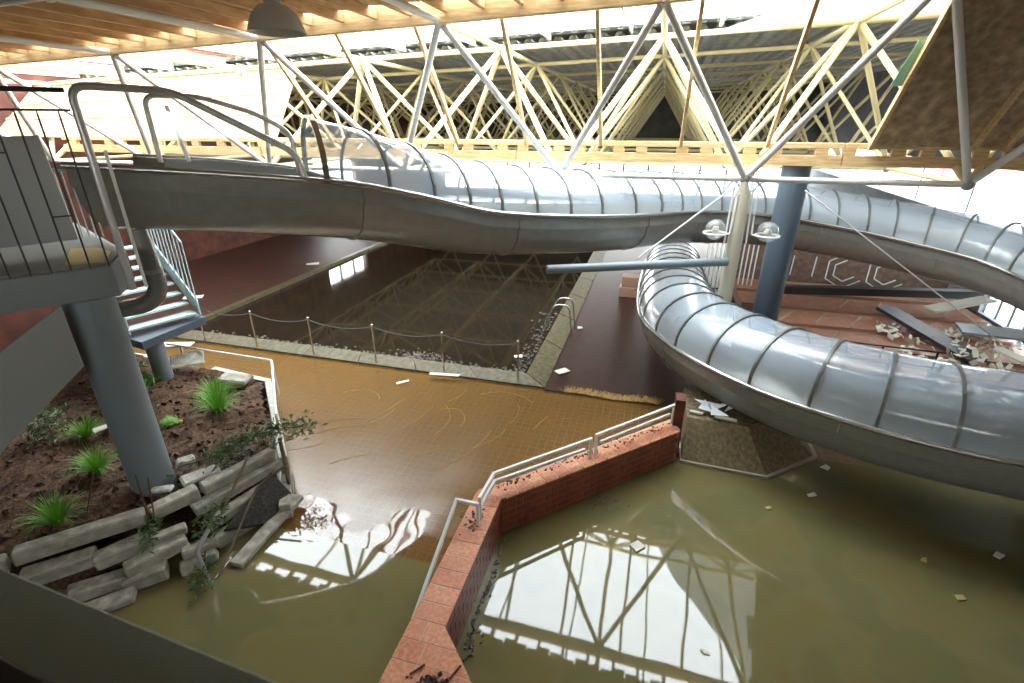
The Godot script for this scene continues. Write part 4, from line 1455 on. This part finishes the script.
# ---------------------------------------------------------------- lap pool edge: coping, posts, rope, ladder
func build_pool_edge() -> void:
	var c := thing("pool_coping", "olive stained concrete rim around the lap pool", "pool rim", W(-2.2, 0, 9.9))
	var rim := func(a: Vector2, b: Vector2, ia: Vector2, ib: Vector2, n: int) -> void:
		for k in n:
			var t0 := float(k) / n + 0.0008
			var t1 := float(k + 1) / n - 0.0008
			var o0 := a.lerp(b, t0)
			var o1 := a.lerp(b, t1)
			var i0 := ia.lerp(ib, t0)
			var i1 := ia.lerp(ib, t1)
			var mb := MB.new()
			var q0 := [W(o0.x, 0.05, o0.y), W(o1.x, 0.05, o1.y), W(i1.x, 0.13, i1.y), W(i0.x, 0.13, i0.y)]
			mb.quad(q0[0], q0[1], q0[2], q0[3], Vector3.UP)
			var outd: Vector3 = q0[0] - q0[3]
			mb.quad(q0[0], q0[1], q0[1] - Vector3(0, 0.3, 0), q0[0] - Vector3(0, 0.3, 0), outd)
			mb.quad(q0[3], q0[2], q0[2] - Vector3(0, 0.5, 0), q0[3] - Vector3(0, 0.5, 0), -outd)
			mb.quad(q0[0], q0[3], q0[3] - Vector3(0, 0.5, 0), q0[0] - Vector3(0, 0.3, 0), q0[0] - q0[1])
			mb.quad(q0[1], q0[2], q0[2] - Vector3(0, 0.5, 0), q0[1] - Vector3(0, 0.3, 0), q0[1] - q0[0])
			part("rim_stone", mb, M.coping, c)
	rim.call(V(-13.0, 9.78), V(-1.95, 9.72), V(-12.6, 10.18), V(-2.48, 10.14), 7)
	rim.call(V(-1.95, 9.72), V(-1.95, 35.4), V(-2.48, 10.14), V(-2.48, 35.0), 12)
	rim.call(V(-13.0, 9.78), V(-13.0, 35.4), V(-12.6, 10.18), V(-12.6, 35.0), 12)
	rim.call(V(-13.0, 35.4), V(-1.95, 35.4), V(-12.6, 35.0), V(-2.48, 35.0), 5)
	var names := ["thin steel rope post at the stair end of the lap pool", "second steel rope post from the stair end of the lap pool", "third steel rope post from the stair end of the lap pool", "rope post beside the long white debris strip", "rope post next before the pool corner", "last steel rope post at the pool corner"]
	var ps := [-11.42, -9.72, -8.0, -6.22, -4.42, -2.60]
	var tops := []
	for k in 6:
		var b := W(ps[k], 0.05, 9.82)
		var o := thing("rope_post", names[k], "post", b, "rope posts along the lap pool")
		var mb := MB.new()
		mb.tube([b, b + Vector3(0, 1.0, 0)], 0.022, 10)
		part("shaft", mb, M.bright_steel, o)
		put("cap", ball_mesh, M.bright_steel, Transform3D(Basis.IDENTITY.scaled(Vector3.ONE * 0.034), b + Vector3(0, 1.0, 0)), o)
		tops.append(b + Vector3(0, 0.96, 0))
	var sp := ["at the stair end", "second from the stair end", "in the middle of the row", "beside the white strip", "next to the pool corner"]
	for k in 5:
		var pp := []
		for j in 13:
			var t := j / 12.0
			pp.append(tops[k].lerp(tops[k + 1], t) - Vector3(0, 0.13 * 4 * t * (1 - t), 0))
		var mb := MB.new()
		mb.tube(pp, 0.011, 6)
		tag(part("barrier_rope", mb, M.rope), "sagging grey rope between posts " + sp[k], "rope", "barrier ropes along the lap pool")
	# pool ladder grab rails
	var l := thing("pool_ladder", "bent steel grab rails of the pool ladder on the rim", "ladder", W(-2.2, 0.1, 13.2))
	for e in [12.75, 13.35]:
		var mb := MB.new()
		mb.tube(bent([W(-1.85, 0.05, e), W(-1.95, 0.95, e), W(-2.35, 0.95, e), W(-2.62, 0.35, e), W(-2.62, -0.3, e)], 0.16), 0.024, 10)
		part("grab_rail", mb, M.bright_steel, l)
	# rubble along the inner edge
	var mb := MB.new()
	for i in 620:
		var q: Vector2
		var r := rng.randf()
		if r < 0.5:
			q = V(lerpf(-11.8, -2.6, rng.randf()), 10.25 + absf(rng.randfn(0, 0.10)))
		elif r < 0.7:
			q = V(-5.3 + rng.randfn(0, 0.35), 10.35 + absf(rng.randfn(0, 0.22)))
		else:
			q = V(-2.58 - absf(rng.randfn(0, 0.22)), lerpf(10.2, 14.5, pow(rng.randf(), 1.4)))
		chunk(mb, W(q.x, 0.03, q.y), rng.randf_range(0.012, 0.042))
	tag(part("floating_rubble", mb, M.rubble), "broken plaster and litter gathered along the lap pool edge", "debris", "", "stuff")
	# leaves heaped at the dry edge of the deck
	mb = MB.new()
	for i in 420:
		var t := rng.randf()
		var a := W(lerpf(-1.5, 0.5, t), 0.035, 9.66 + rng.randfn(0, 0.02) + 0.03 * sin(t * 9.0))
		var d := dirw(rng.randfn(0, 0.45), 1.0) * rng.randf_range(0.08, 0.30)
		mb.tube([a, a + d + Vector3(0, rng.randf() * 0.02, 0)], 0.004, 3, false)
	tag(part("straw_fringe", mb, M.straw), "ragged fringe of straw at the water line of the deck", "straw", "", "stuff")
	mb = MB.new()
	for i in 26:
		var a := V(lerpf(-6.5, -1.0, rng.randf()), lerpf(5.3, 9.3, rng.randf()))
		var ang := 0.9 + rng.randfn(0, 0.35)
		var pp := []
		var cur := rng.randfn(0, 0.12)
		var nseg := rng.randi_range(6, 14)
		for k in nseg:
			pp.append(W(a.x, 0.006, a.y))
			a += V(cos(ang), sin(ang)) * 0.11
			ang += cur + rng.randfn(0, 0.08)
			if a.x > -1.2 or a.y > 9.6:
				break
		if pp.size() > 2:
			mb.tube(pp, 0.004, 4, false)
	tag(part("floating_stalks", mb, M.straw), "thin straw stalks floating on the brown deck water", "straw", "", "stuff")


# ---------------------------------------------------------------- middle: pole, column, globes, boom, cables, plinth
func build_middle() -> void:
	var pb := W(1.6, -0.05, 10.8)
	var o := thing("roof_pole", "cream tubular pole rising from the slide to the roof node", "pole", pb)
	var mb := MB.new()
	mb.tube([pb, W(1.6, 4.2, 10.8), W(1.6, 4.45, 10.88)], 0.14, 20, true, [0.14, 0.14, 0.06])
	part("shaft", mb, M.cream_steel, o)
	for sg in [-1.0, 1.0]:
		mb = MB.new()
		mb.tube([W(1.6 + 0.2 * sg, 3.3, 10.72), W(1.6 + 0.17 * sg, 4.35, 10.85)], 0.018, 8)
		part("tie_rod", mb, M.white_paint, o)
	# globe lamps
	for sg in [-1.0, 1.0]:
		var c := W(1.67 + 0.475 * sg, 3.55, 10.7)
		var g := thing("globe_lamp", "clear globe lamp on a white ring %s" % ("on the basin side of the cream pole" if sg < 0 else "in front of the big blue grey column"), "lamp", c, "globe lamps on the pole")
		put("globe", ball_mesh, M.lamp_glass, Transform3D(Basis.IDENTITY.scaled(Vector3.ONE * 0.20), c), g)
		mb = MB.new()
		var rg := []
		for k in 25:
			var a := TAU * k / 24.0
			rg.append(c + Vector3(cos(a) * 0.215, -0.07, sin(a) * 0.215))
		mb.tube(rg, 0.02, 8, false)
		part("ring", mb, M.white_paint, g)
		mb = MB.new()
		mb.tube(bent([c + dirw(-sg, 0) * 0.21 + Vector3(0, -0.07, 0), c + dirw(-sg, 0) * 0.28 + Vector3(0, -0.07, 0), c + dirw(-sg, 0) * 0.31 + Vector3(0, 0.7, 0)], 0.05), 0.018, 8)
		part("arm", mb, M.white_paint, g)
		mb = MB.new()
		mb.lathe([Vector2(0.0, -0.06), Vector2(0.06, -0.06), Vector2(0.07, 0.0), Vector2(0.05, 0.06), Vector2(0.0, 0.07)], 12, Transform3D(Basis.IDENTITY, c))
		part("lamp_socket", mb, M.lamp_inside, g)
	# horizontal boom with a cut end
	mb = MB.new()
	mb.tube([W(-1.86, 2.93, 9.13), W(1.50, 2.93, 10.66)], 0.085, 16)
	tag(part("boom_pipe", mb, M.column_paint), "horizontal grey pipe with cut end passing under the slide", "pipe")
	# cables
	mb = MB.new()
	mb.tube([W(1.5, 4.42, 10.85), W(-0.24, 2.95, 10.35)], 0.016, 6)
	tag(part("tie_cable", mb, M.white_paint), "thin pale tie rod slanting from roof node to grey pipe", "cable")
	mb = MB.new()
	mb.tube([W(2.95, 4.2, 12.0), W(7.3, 1.25, 12.1)], 0.016, 6)
	tag(part("tie_cable", mb, M.white_paint), "thin bright tie rod slanting across the covered slide", "cable")
	# big column behind
	var b := W(2.95, 0.0, 13.1)
	var c2 := thing("round_column", "big blue grey round column behind the cream pole", "column", b)
	mb = MB.new()
	mb.tube([b, b + Vector3(0, 4.62, 0)], 0.30, 28)
	part("shaft", mb, M.slate_paint, c2)
	mb = MB.new()
	mb.tube([b + Vector3(0, 4.62, 0), b + Vector3(0, 4.74, 0)], 0.42, 28)
	part("head", mb, M.slate_paint, c2)
	# stained plinth at the end of the wall
	var pl := thing("stained_plinth", "stained sloping concrete plinth under the slide by the wall end", "plinth", W(2.2, 0, 8.3))
	mb = MB.new()
	var lo := [V(0.92, 7.80), V(2.28, 7.72), V(3.2, 8.55), V(3.2, 9.5), V(0.92, 9.5)]
	var hi := [V(0.95, 8.25), V(1.95, 8.2), V(2.5, 8.75), V(2.5, 9.4), V(0.95, 9.4)]
	var cc := W(2.0, 0, 8.6)
	for k in 5:
		var k2 := (k + 1) % 5
		mb.quad(W(lo[k].x, -0.6 if false else 0.04, lo[k].y), W(lo[k2].x, 0.04, lo[k2].y), W(hi[k2].x, 0.66, hi[k2].y), W(hi[k].x, 0.66, hi[k].y), (W(lo[k].x, 0, lo[k].y) + W(lo[k2].x, 0, lo[k2].y)) * 0.5 - cc)
	prism(mb, hi, 0.6, 0.66)
	part("body", mb, M.plinth, pl)
	mb = MB.new()
	prism(mb, [V(0.90, 7.77), V(2.29, 7.68), V(3.26, 8.54), V(3.26, 9.6), V(0.90, 9.6)], -0.6, 0.05)
	part("foot", mb, M.plinth_edge, pl)
	# white tubes and paper on the plinth
	for e in [[W(1.0, 0.70, 8.40), W(1.22, 0.70, 8.36), "short white tube stub on the plinth by the wall end"], [W(1.42, 0.70, 8.34), W(1.78, 0.70, 8.28), "white tube lying on the plinth beside the crumpled sheet"]]:
		mb = MB.new()
		mb.tube([e[0], e[1]], 0.03, 8)
		tag(part("white_tube", mb, M.paper), e[2], "tube")
	mb = MB.new()
	for k in 7:
		var a := W(1.38 + rng.randfn(0, 0.08), 0.70 + rng.randf() * 0.1, 8.42 + rng.randfn(0, 0.08))
		mb.tri(a, a + Vector3(rng.randf_range(0.1, 0.24), rng.randf() * 0.12, rng.randfn(0, 0.1)), a + Vector3(rng.randfn(0, 0.1), rng.randf() * 0.12, -0.16), Vector3.UP)
	tag(part("crumpled_sheet", mb, M.white_cloth), "crumpled grey white sheet on top of the plinth", "sheet")


# ---------------------------------------------------------------- far right: terraces, hexagon wall, fallen panels
func build_far_right() -> void:
	var t := thing("tiled_terrace", "terracotta tiled steps beyond the slide loop", "steps", W(6, 0, 15))
	for k in 5:
		var p := 12.4 + k * 1.25
		var mb := MB.new()
		prism(mb, [V(2.9 if k > 2 else 3.5, p), V(9.3, p), V(9.3, p + 1.24), V(2.9 if k > 2 else 3.5, p + 1.24)], 0.03, 0.10 + 0.09 * k)
		part("step", mb, M.terrace_tile, t)
		for j in 6:
			mb = MB.new()
			var s := 3.8 + j * 0.9
			mb.beam(W(s, 0.112 + 0.09 * k, p + 0.12), W(s + 0.55, 0.112 + 0.09 * k, p + 1.1), 0.05, 0.02, 0.0)
			part("inlay_strip", mb, M.plinth_edge, t)
	# wall with hexagon inlay
	var w := thing("hexagon_wall", "low brown wall with pale hexagon outlines behind the terrace", "wall", W(7, 0, 19.2))
	var mb := MB.new()
	prism(mb, [V(2.6, 19.2), V(9.6, 19.2), V(9.6, 19.5), V(2.6, 19.5)], 0.0, 2.3)
	part("body", mb, M.hex_plaster, w)
	var line := func(pp: Array) -> void:
		var b := MB.new()
		for i in pp.size() - 1:
			b.beam(W(pp[i].x, pp[i].y, 19.19), W(pp[i + 1].x, pp[i + 1].y, 19.19), 0.02, 0.035, 0.0)
		part("inlay_line", b, M.inlay, w)
	for s in [4.85, 5.55]:
		line.call([V(s, 1.25), V(s - 0.02, 0.55)])
	for e in [[6.5, 0.82, 0.62], [7.75, 0.80, 0.62]]:
		for r in [e[2], e[2] * 0.6]:
			var hx := []
			for k in 5:
				var a := PI / 6 + PI / 3 * (k + 1)
				hx.append(V(e[0] + r * cos(a), e[1] + r * sin(a)))
			line.call(hx)
	# dark fallen beam
	mb = MB.new()
	mb.beam(W(3.9, 0.75, 16.6), W(9.3, 0.95, 16.9), 0.3, 0.22, 0.01)
	tag(part("fallen_beam", mb, M.dark_steel), "long dark beam lying across the tiled terrace", "beam")
	# fallen ceiling panels and boards
	var bits := [
		[[6.6, 0.65, 15.9], [7.9, 0.2, 13.5], 0.55, 0.10, "dark_steel", "dark fallen ceiling panel slanting across the steps"],
		[[7.6, 0.75, 15.7], [9.2, 1.0, 16.3], 0.45, 0.05, "paper", "pale panel leaning on the dark fallen beam"],
		[[8.4, 0.45, 13.9], [9.0, 0.3, 12.9], 0.30, 0.05, "paper", "white board lying near the glazed wall"],
		[[6.9, 0.30, 13.2], [7.3, 0.25, 12.6], 0.22, 0.05, "paper", "small white board at the foot of the dark panel"],
		[[8.0, 0.55, 14.9], [9.3, 0.6, 14.6], 0.8, 0.06, "column_paint", "grey blue panel lying in front of the windows"],
	]
	for q in bits:
		mb = MB.new()
		mb.beam(W(q[0][0], q[0][1], q[0][2]), W(q[1][0], q[1][1], q[1][2]), q[2], q[3], 0.008)
		tag(part("fallen_panel", mb, M[q[4]]), q[5], "panel", "fallen panels on the terrace")
	mb = MB.new()
	for i in 260:
		var q := V(lerpf(6.2, 9.5, rng.randf()), lerpf(11.6, 15.5, rng.randf()))
		var b := Basis(Vector3(rng.randfn(), rng.randfn() * 2.0, rng.randfn()).normalized(), rng.randf() * TAU)
		mb.bbox(Transform3D(b, W(q.x, 0.36 if q.y > 12.4 else 0.1, q.y)), Vector3(rng.randf_range(0.05, 0.22), 0.012, rng.randf_range(0.05, 0.16)), 0.0)
	tag(part("plaster_debris", mb, M.paper), "white plaster shards scattered below the glazed wall", "debris", "", "stuff")
	# dark thin railing in front of the terrace
	var r := thing("dark_railing", "thin dark railing in front of the tiled terrace", "railing", W(4.6, 0, 12.1))
	for y in [0.92, 0.55]:
		mb = MB.new()
		mb.tube([W(3.0, y, 12.2), W(6.4, y, 12.0)], 0.02, 8)
		part("rail", mb, M.dark_steel, r)
	for k in 4:
		rod("post", W(3.2 + k * 1.02, 0.03, 12.19 - k * 0.06), W(3.2 + k * 1.02, 0.92, 12.19 - k * 0.06), 0.022, M.dark_steel, r)
	# bar screen seen beside the pole
	var sc := thing("bar_screen", "white vertical bar screen behind the cream pole", "screen", W(2.0, 0, 17.8))
	for y in [0.25, 1.9]:
		mb = MB.new()
		mb.tube([W(0.9 + 0.9, y, 17.8), W(3.4, y, 17.9)], 0.025, 8)
		part("rail", mb, M.dark_steel, sc)
	for k in 12:
		rod("bar", W(1.85 + k * 0.14, 0.05, 17.8), W(1.85 + k * 0.14, 2.0, 17.8), 0.022, M.white_paint, sc)
	# lit red brick stub at the pool end
	for k in 2:
		mb = MB.new()
		mb.bbox(Transform3D(Basis(Vector3.UP, -0.27), W(-0.56 + 0.03 * k, 0.21 + 0.36 * k, 16.9)), Vector3(0.62 - 0.06 * k, 0.36, 0.45), 0.02)
		tag(part("tile_bench", mb, M.terrace_tile), ["lower red tiled bench block at the far deck", "upper red tiled bench block at the far deck"][k], "bench")


# ---------------------------------------------------------------- outside the glass
func build_outside() -> void:
	var mb := MB.new()
	prism(mb, [V(10.4, -20), V(90, -20), V(90, 120), V(10.4, 120)], -0.9, -0.5)
	prism(mb, [V(-60, 40.4), V(10.4, 40.4), V(10.4, 120), V(-60, 120)], -0.9, -0.5)
	tag(part("paved_ground", mb, M.paving), "pale paved ground outside the glazed walls", "ground", "", "structure")
	var b := thing("pink_building", "low pink building with red panel beyond the glazing", "building", W(30, -0.5, 62))
	mb = MB.new()
	prism(mb, [V(22, 60), V(40, 60), V(40, 68), V(22, 68)], -0.5, 3.4)
	part("body", mb, M.pink_render, b)
	mb = MB.new()
	prism(mb, [V(25, 59.8), V(28, 59.8), V(28, 60), V(25, 60)], 0.5, 2.8)
	part("red_panel", mb, M.red_panel, b)
	mb = MB.new()
	prism(mb, [V(21.8, 59.6), V(40.2, 59.6), V(40.2, 68.2), V(21.8, 68.2)], 3.4, 3.6)
	part("roof", mb, M.paper, b)
	b = thing("turquoise_kiosk", "small turquoise panelled kiosk outside the glazed wall", "kiosk", W(27, -0.5, 44))
	mb = MB.new()
	prism(mb, [V(25, 42), V(30, 42), V(30, 46), V(25, 46)], -0.5, 2.0)
	part("body", mb, M.turquoise_panel, b)
	mb = MB.new()
	prism(mb, [V(24.8, 41.8), V(30.2, 41.8), V(30.2, 46.2), V(24.8, 46.2)], 2.0, 2.15)
	part("roof", mb, M.paper, b)
	var tr := thing("garden_tree", "dark leafy tree outside beyond the end of the slide", "tree", W(17.8, -0.5, 24.5))
	mb = MB.new()
	mb.tube([W(17.8, -0.5, 24.5), W(17.9, 1.4, 24.5)], 0.14, 8)
	part("trunk", mb, M.bark, tr)
	mb = MB.new()
	for i in 1500:
		var d := Vector3(rng.randfn(), rng.randfn(), rng.randfn()).normalized() * pow(rng.randf(), 0.4)
		var q := W(17.9, 2.1, 24.5) + d * Vector3(1.4, 1.0, 1.4)
		var e := Vector3(rng.randfn(), rng.randfn(), rng.randfn()).normalized() * 0.12
		var g := e.cross(Vector3(rng.randfn(), rng.randfn(), rng.randfn())).normalized() * 0.06
		mb.quad(q - e, q + g, q + e, q - g, Vector3.UP)
	part("crown", mb, M.leaf, tr)


# ---------------------------------------------------------------- loose litter
func build_litter() -> void:
	var scraps := [
		[-5.17, 0.012, 9.16, 0.30, 0.10, 0.5, "paper", "small pale strip floating on brown water before the pool"],
		[-4.30, 0.13, 9.55, 0.72, 0.10, -0.15, "paper", "long white debris strip at the lap pool rim"],
		[-1.72, 0.06, 10.60, 0.36, 0.20, 0.6, "paper", "white board scrap at the pool corner"],
		[-2.95, 0.04, 11.15, 0.22, 0.14, 0.2, "paper", "white scrap floating inside the lap pool corner"],
		[-12.0, 0.02, 9.45, 0.8, 0.28, 0.1, "white_cloth", "pale blue sheet in the water near the stair"],
		[0.27, 0.01, 5.61, 0.17, 0.14, 0.6, "paper", "white paper scrap above the mirrored skylight"],
		[3.34, 0.01, 8.30, 0.14, 0.11, 0.6, "paper", "white scrap floating beside the plinth"],
		[2.92, 0.01, 7.45, 0.15, 0.07, 0.2, "paper", "white flake on the water below the slide"],
		[4.06, 0.01, 6.42, 0.10, 0.06, 0.9, "litter", "tiny tan flake in the dark slide reflection"],
		[5.09, 0.01, 6.79, 0.13, 0.08, 0.4, "paper", "white flake near the edge under the slide"],
		[4.23, 0.01, 5.84, 0.13, 0.08, 0.1, "litter", "yellowish leaf on the dark water"],
		[2.19, 0.01, 6.94, 0.10, 0.06, 0.1, "litter", "tan leaf on the water off the plinth"],
		[1.09, 0.01, 4.23, 0.07, 0.06, 0.1, "paper", "white speck on the water in front"],
		[-1.72, 0.05, 13.5, 0.14, 0.12, 0.1, "paper", "white scrap on the deck beside the pool ladder"],
		[-14.8, 0.05, 12.7, 0.6, 0.3, 0.3, "paper", "white scrap on the side deck left of the lap pool"],
		[-13.6, 0.05, 17.6, 0.5, 0.25, 0.3, "paper", "pale scrap far along the side deck"],
	]
	for q in scraps:
		var mb := MB.new()
		mb.bbox(Transform3D(Basis(Vector3.UP, q[5]), W(q[0], q[1], q[2])), Vector3(q[3], 0.022, q[4]), 0.006)
		for i in mb.v.size():
			var w: Vector3 = mb.v[i]
			mb.v[i] = w + Vector3(sin(w.z * 40.0), sin(w.x * 31.0 + w.z * 27.0) * 0.6, sin(w.x * 37.0)) * 0.012
		tag(part("litter_scrap", mb, M[q[6]]), q[7], "litter", "litter scraps on water and deck")
	# crumbs along the tiled wall
	var mb := MB.new()
	for i in 170:
		var t := rng.randf()
		var q := V(-1.58 + absf(rng.randfn(0, 0.03)), lerpf(3.5, 5.3, t))
		if i > 110:
			q = V(-0.30 + rng.randfn(0, 0.16), 6.42 + rng.randfn(0, 0.1))
		elif i > 70:
			q = V(-1.55 + absf(rng.randfn(0, 0.07)), 3.62 + rng.randfn(0, 0.12))
		chunk(mb, W(q.x, 0.008, q.y), rng.randf_range(0.006, 0.022))
	tag(part("wall_crumbs", mb, M.rubble), "crumbs and leaves gathered on the water along the tiled wall", "debris", "", "stuff")
	mb = MB.new()
	for i in 150:
		var t := rng.randf() * 3.4
		var q := V(-1.80 + t * 0.7071 + rng.randfn(0, 0.04), 5.50 + t * 0.7071 - rng.randfn(0.0, 0.04))
		if i < 40:
			q = V(-1.83 + rng.randfn(0, 0.07), 4.85 + rng.randfn(0, 0.12))
		chunk(mb, W(q.x, 0.652, q.y), rng.randf_range(0.008, 0.022))
	tag(part("cap_leaves", mb, M.dead_wood), "dry leaf litter lying along the top of the tiled wall", "leaf litter", "", "stuff")
	mb = MB.new()
	for i in 60:
		var q := V(-1.55 + rng.randfn(0, 0.10), 2.72 + rng.randfn(0, 0.05))
		chunk(mb, W(q.x, 0.655, q.y), rng.randf_range(0.008, 0.022))
	tag(part("cap_dirt", mb, M.rock), "little heap of dirt on the wide end of the tiled wall", "dirt", "", "stuff")
	for e in [[-1.78, 2.74, 0.9, "rusty twig left of the dirt heap on the wall"], [-1.60, 2.78, -0.3, "rusty flat bar across the dirt heap on the wall"], [-1.40, 2.80, 1.2, "rusty twig right of the dirt heap on the wall"]]:
		mb = MB.new()
		var a := W(e[0], 0.662, e[1])
		mb.tube([a, a + dirw(cos(e[2]), sin(e[2])) * 0.16], 0.011, 6)
		tag(part("rusty_twig", mb, M.wall_red), e[3], "twig", "rusty twigs on the wall")
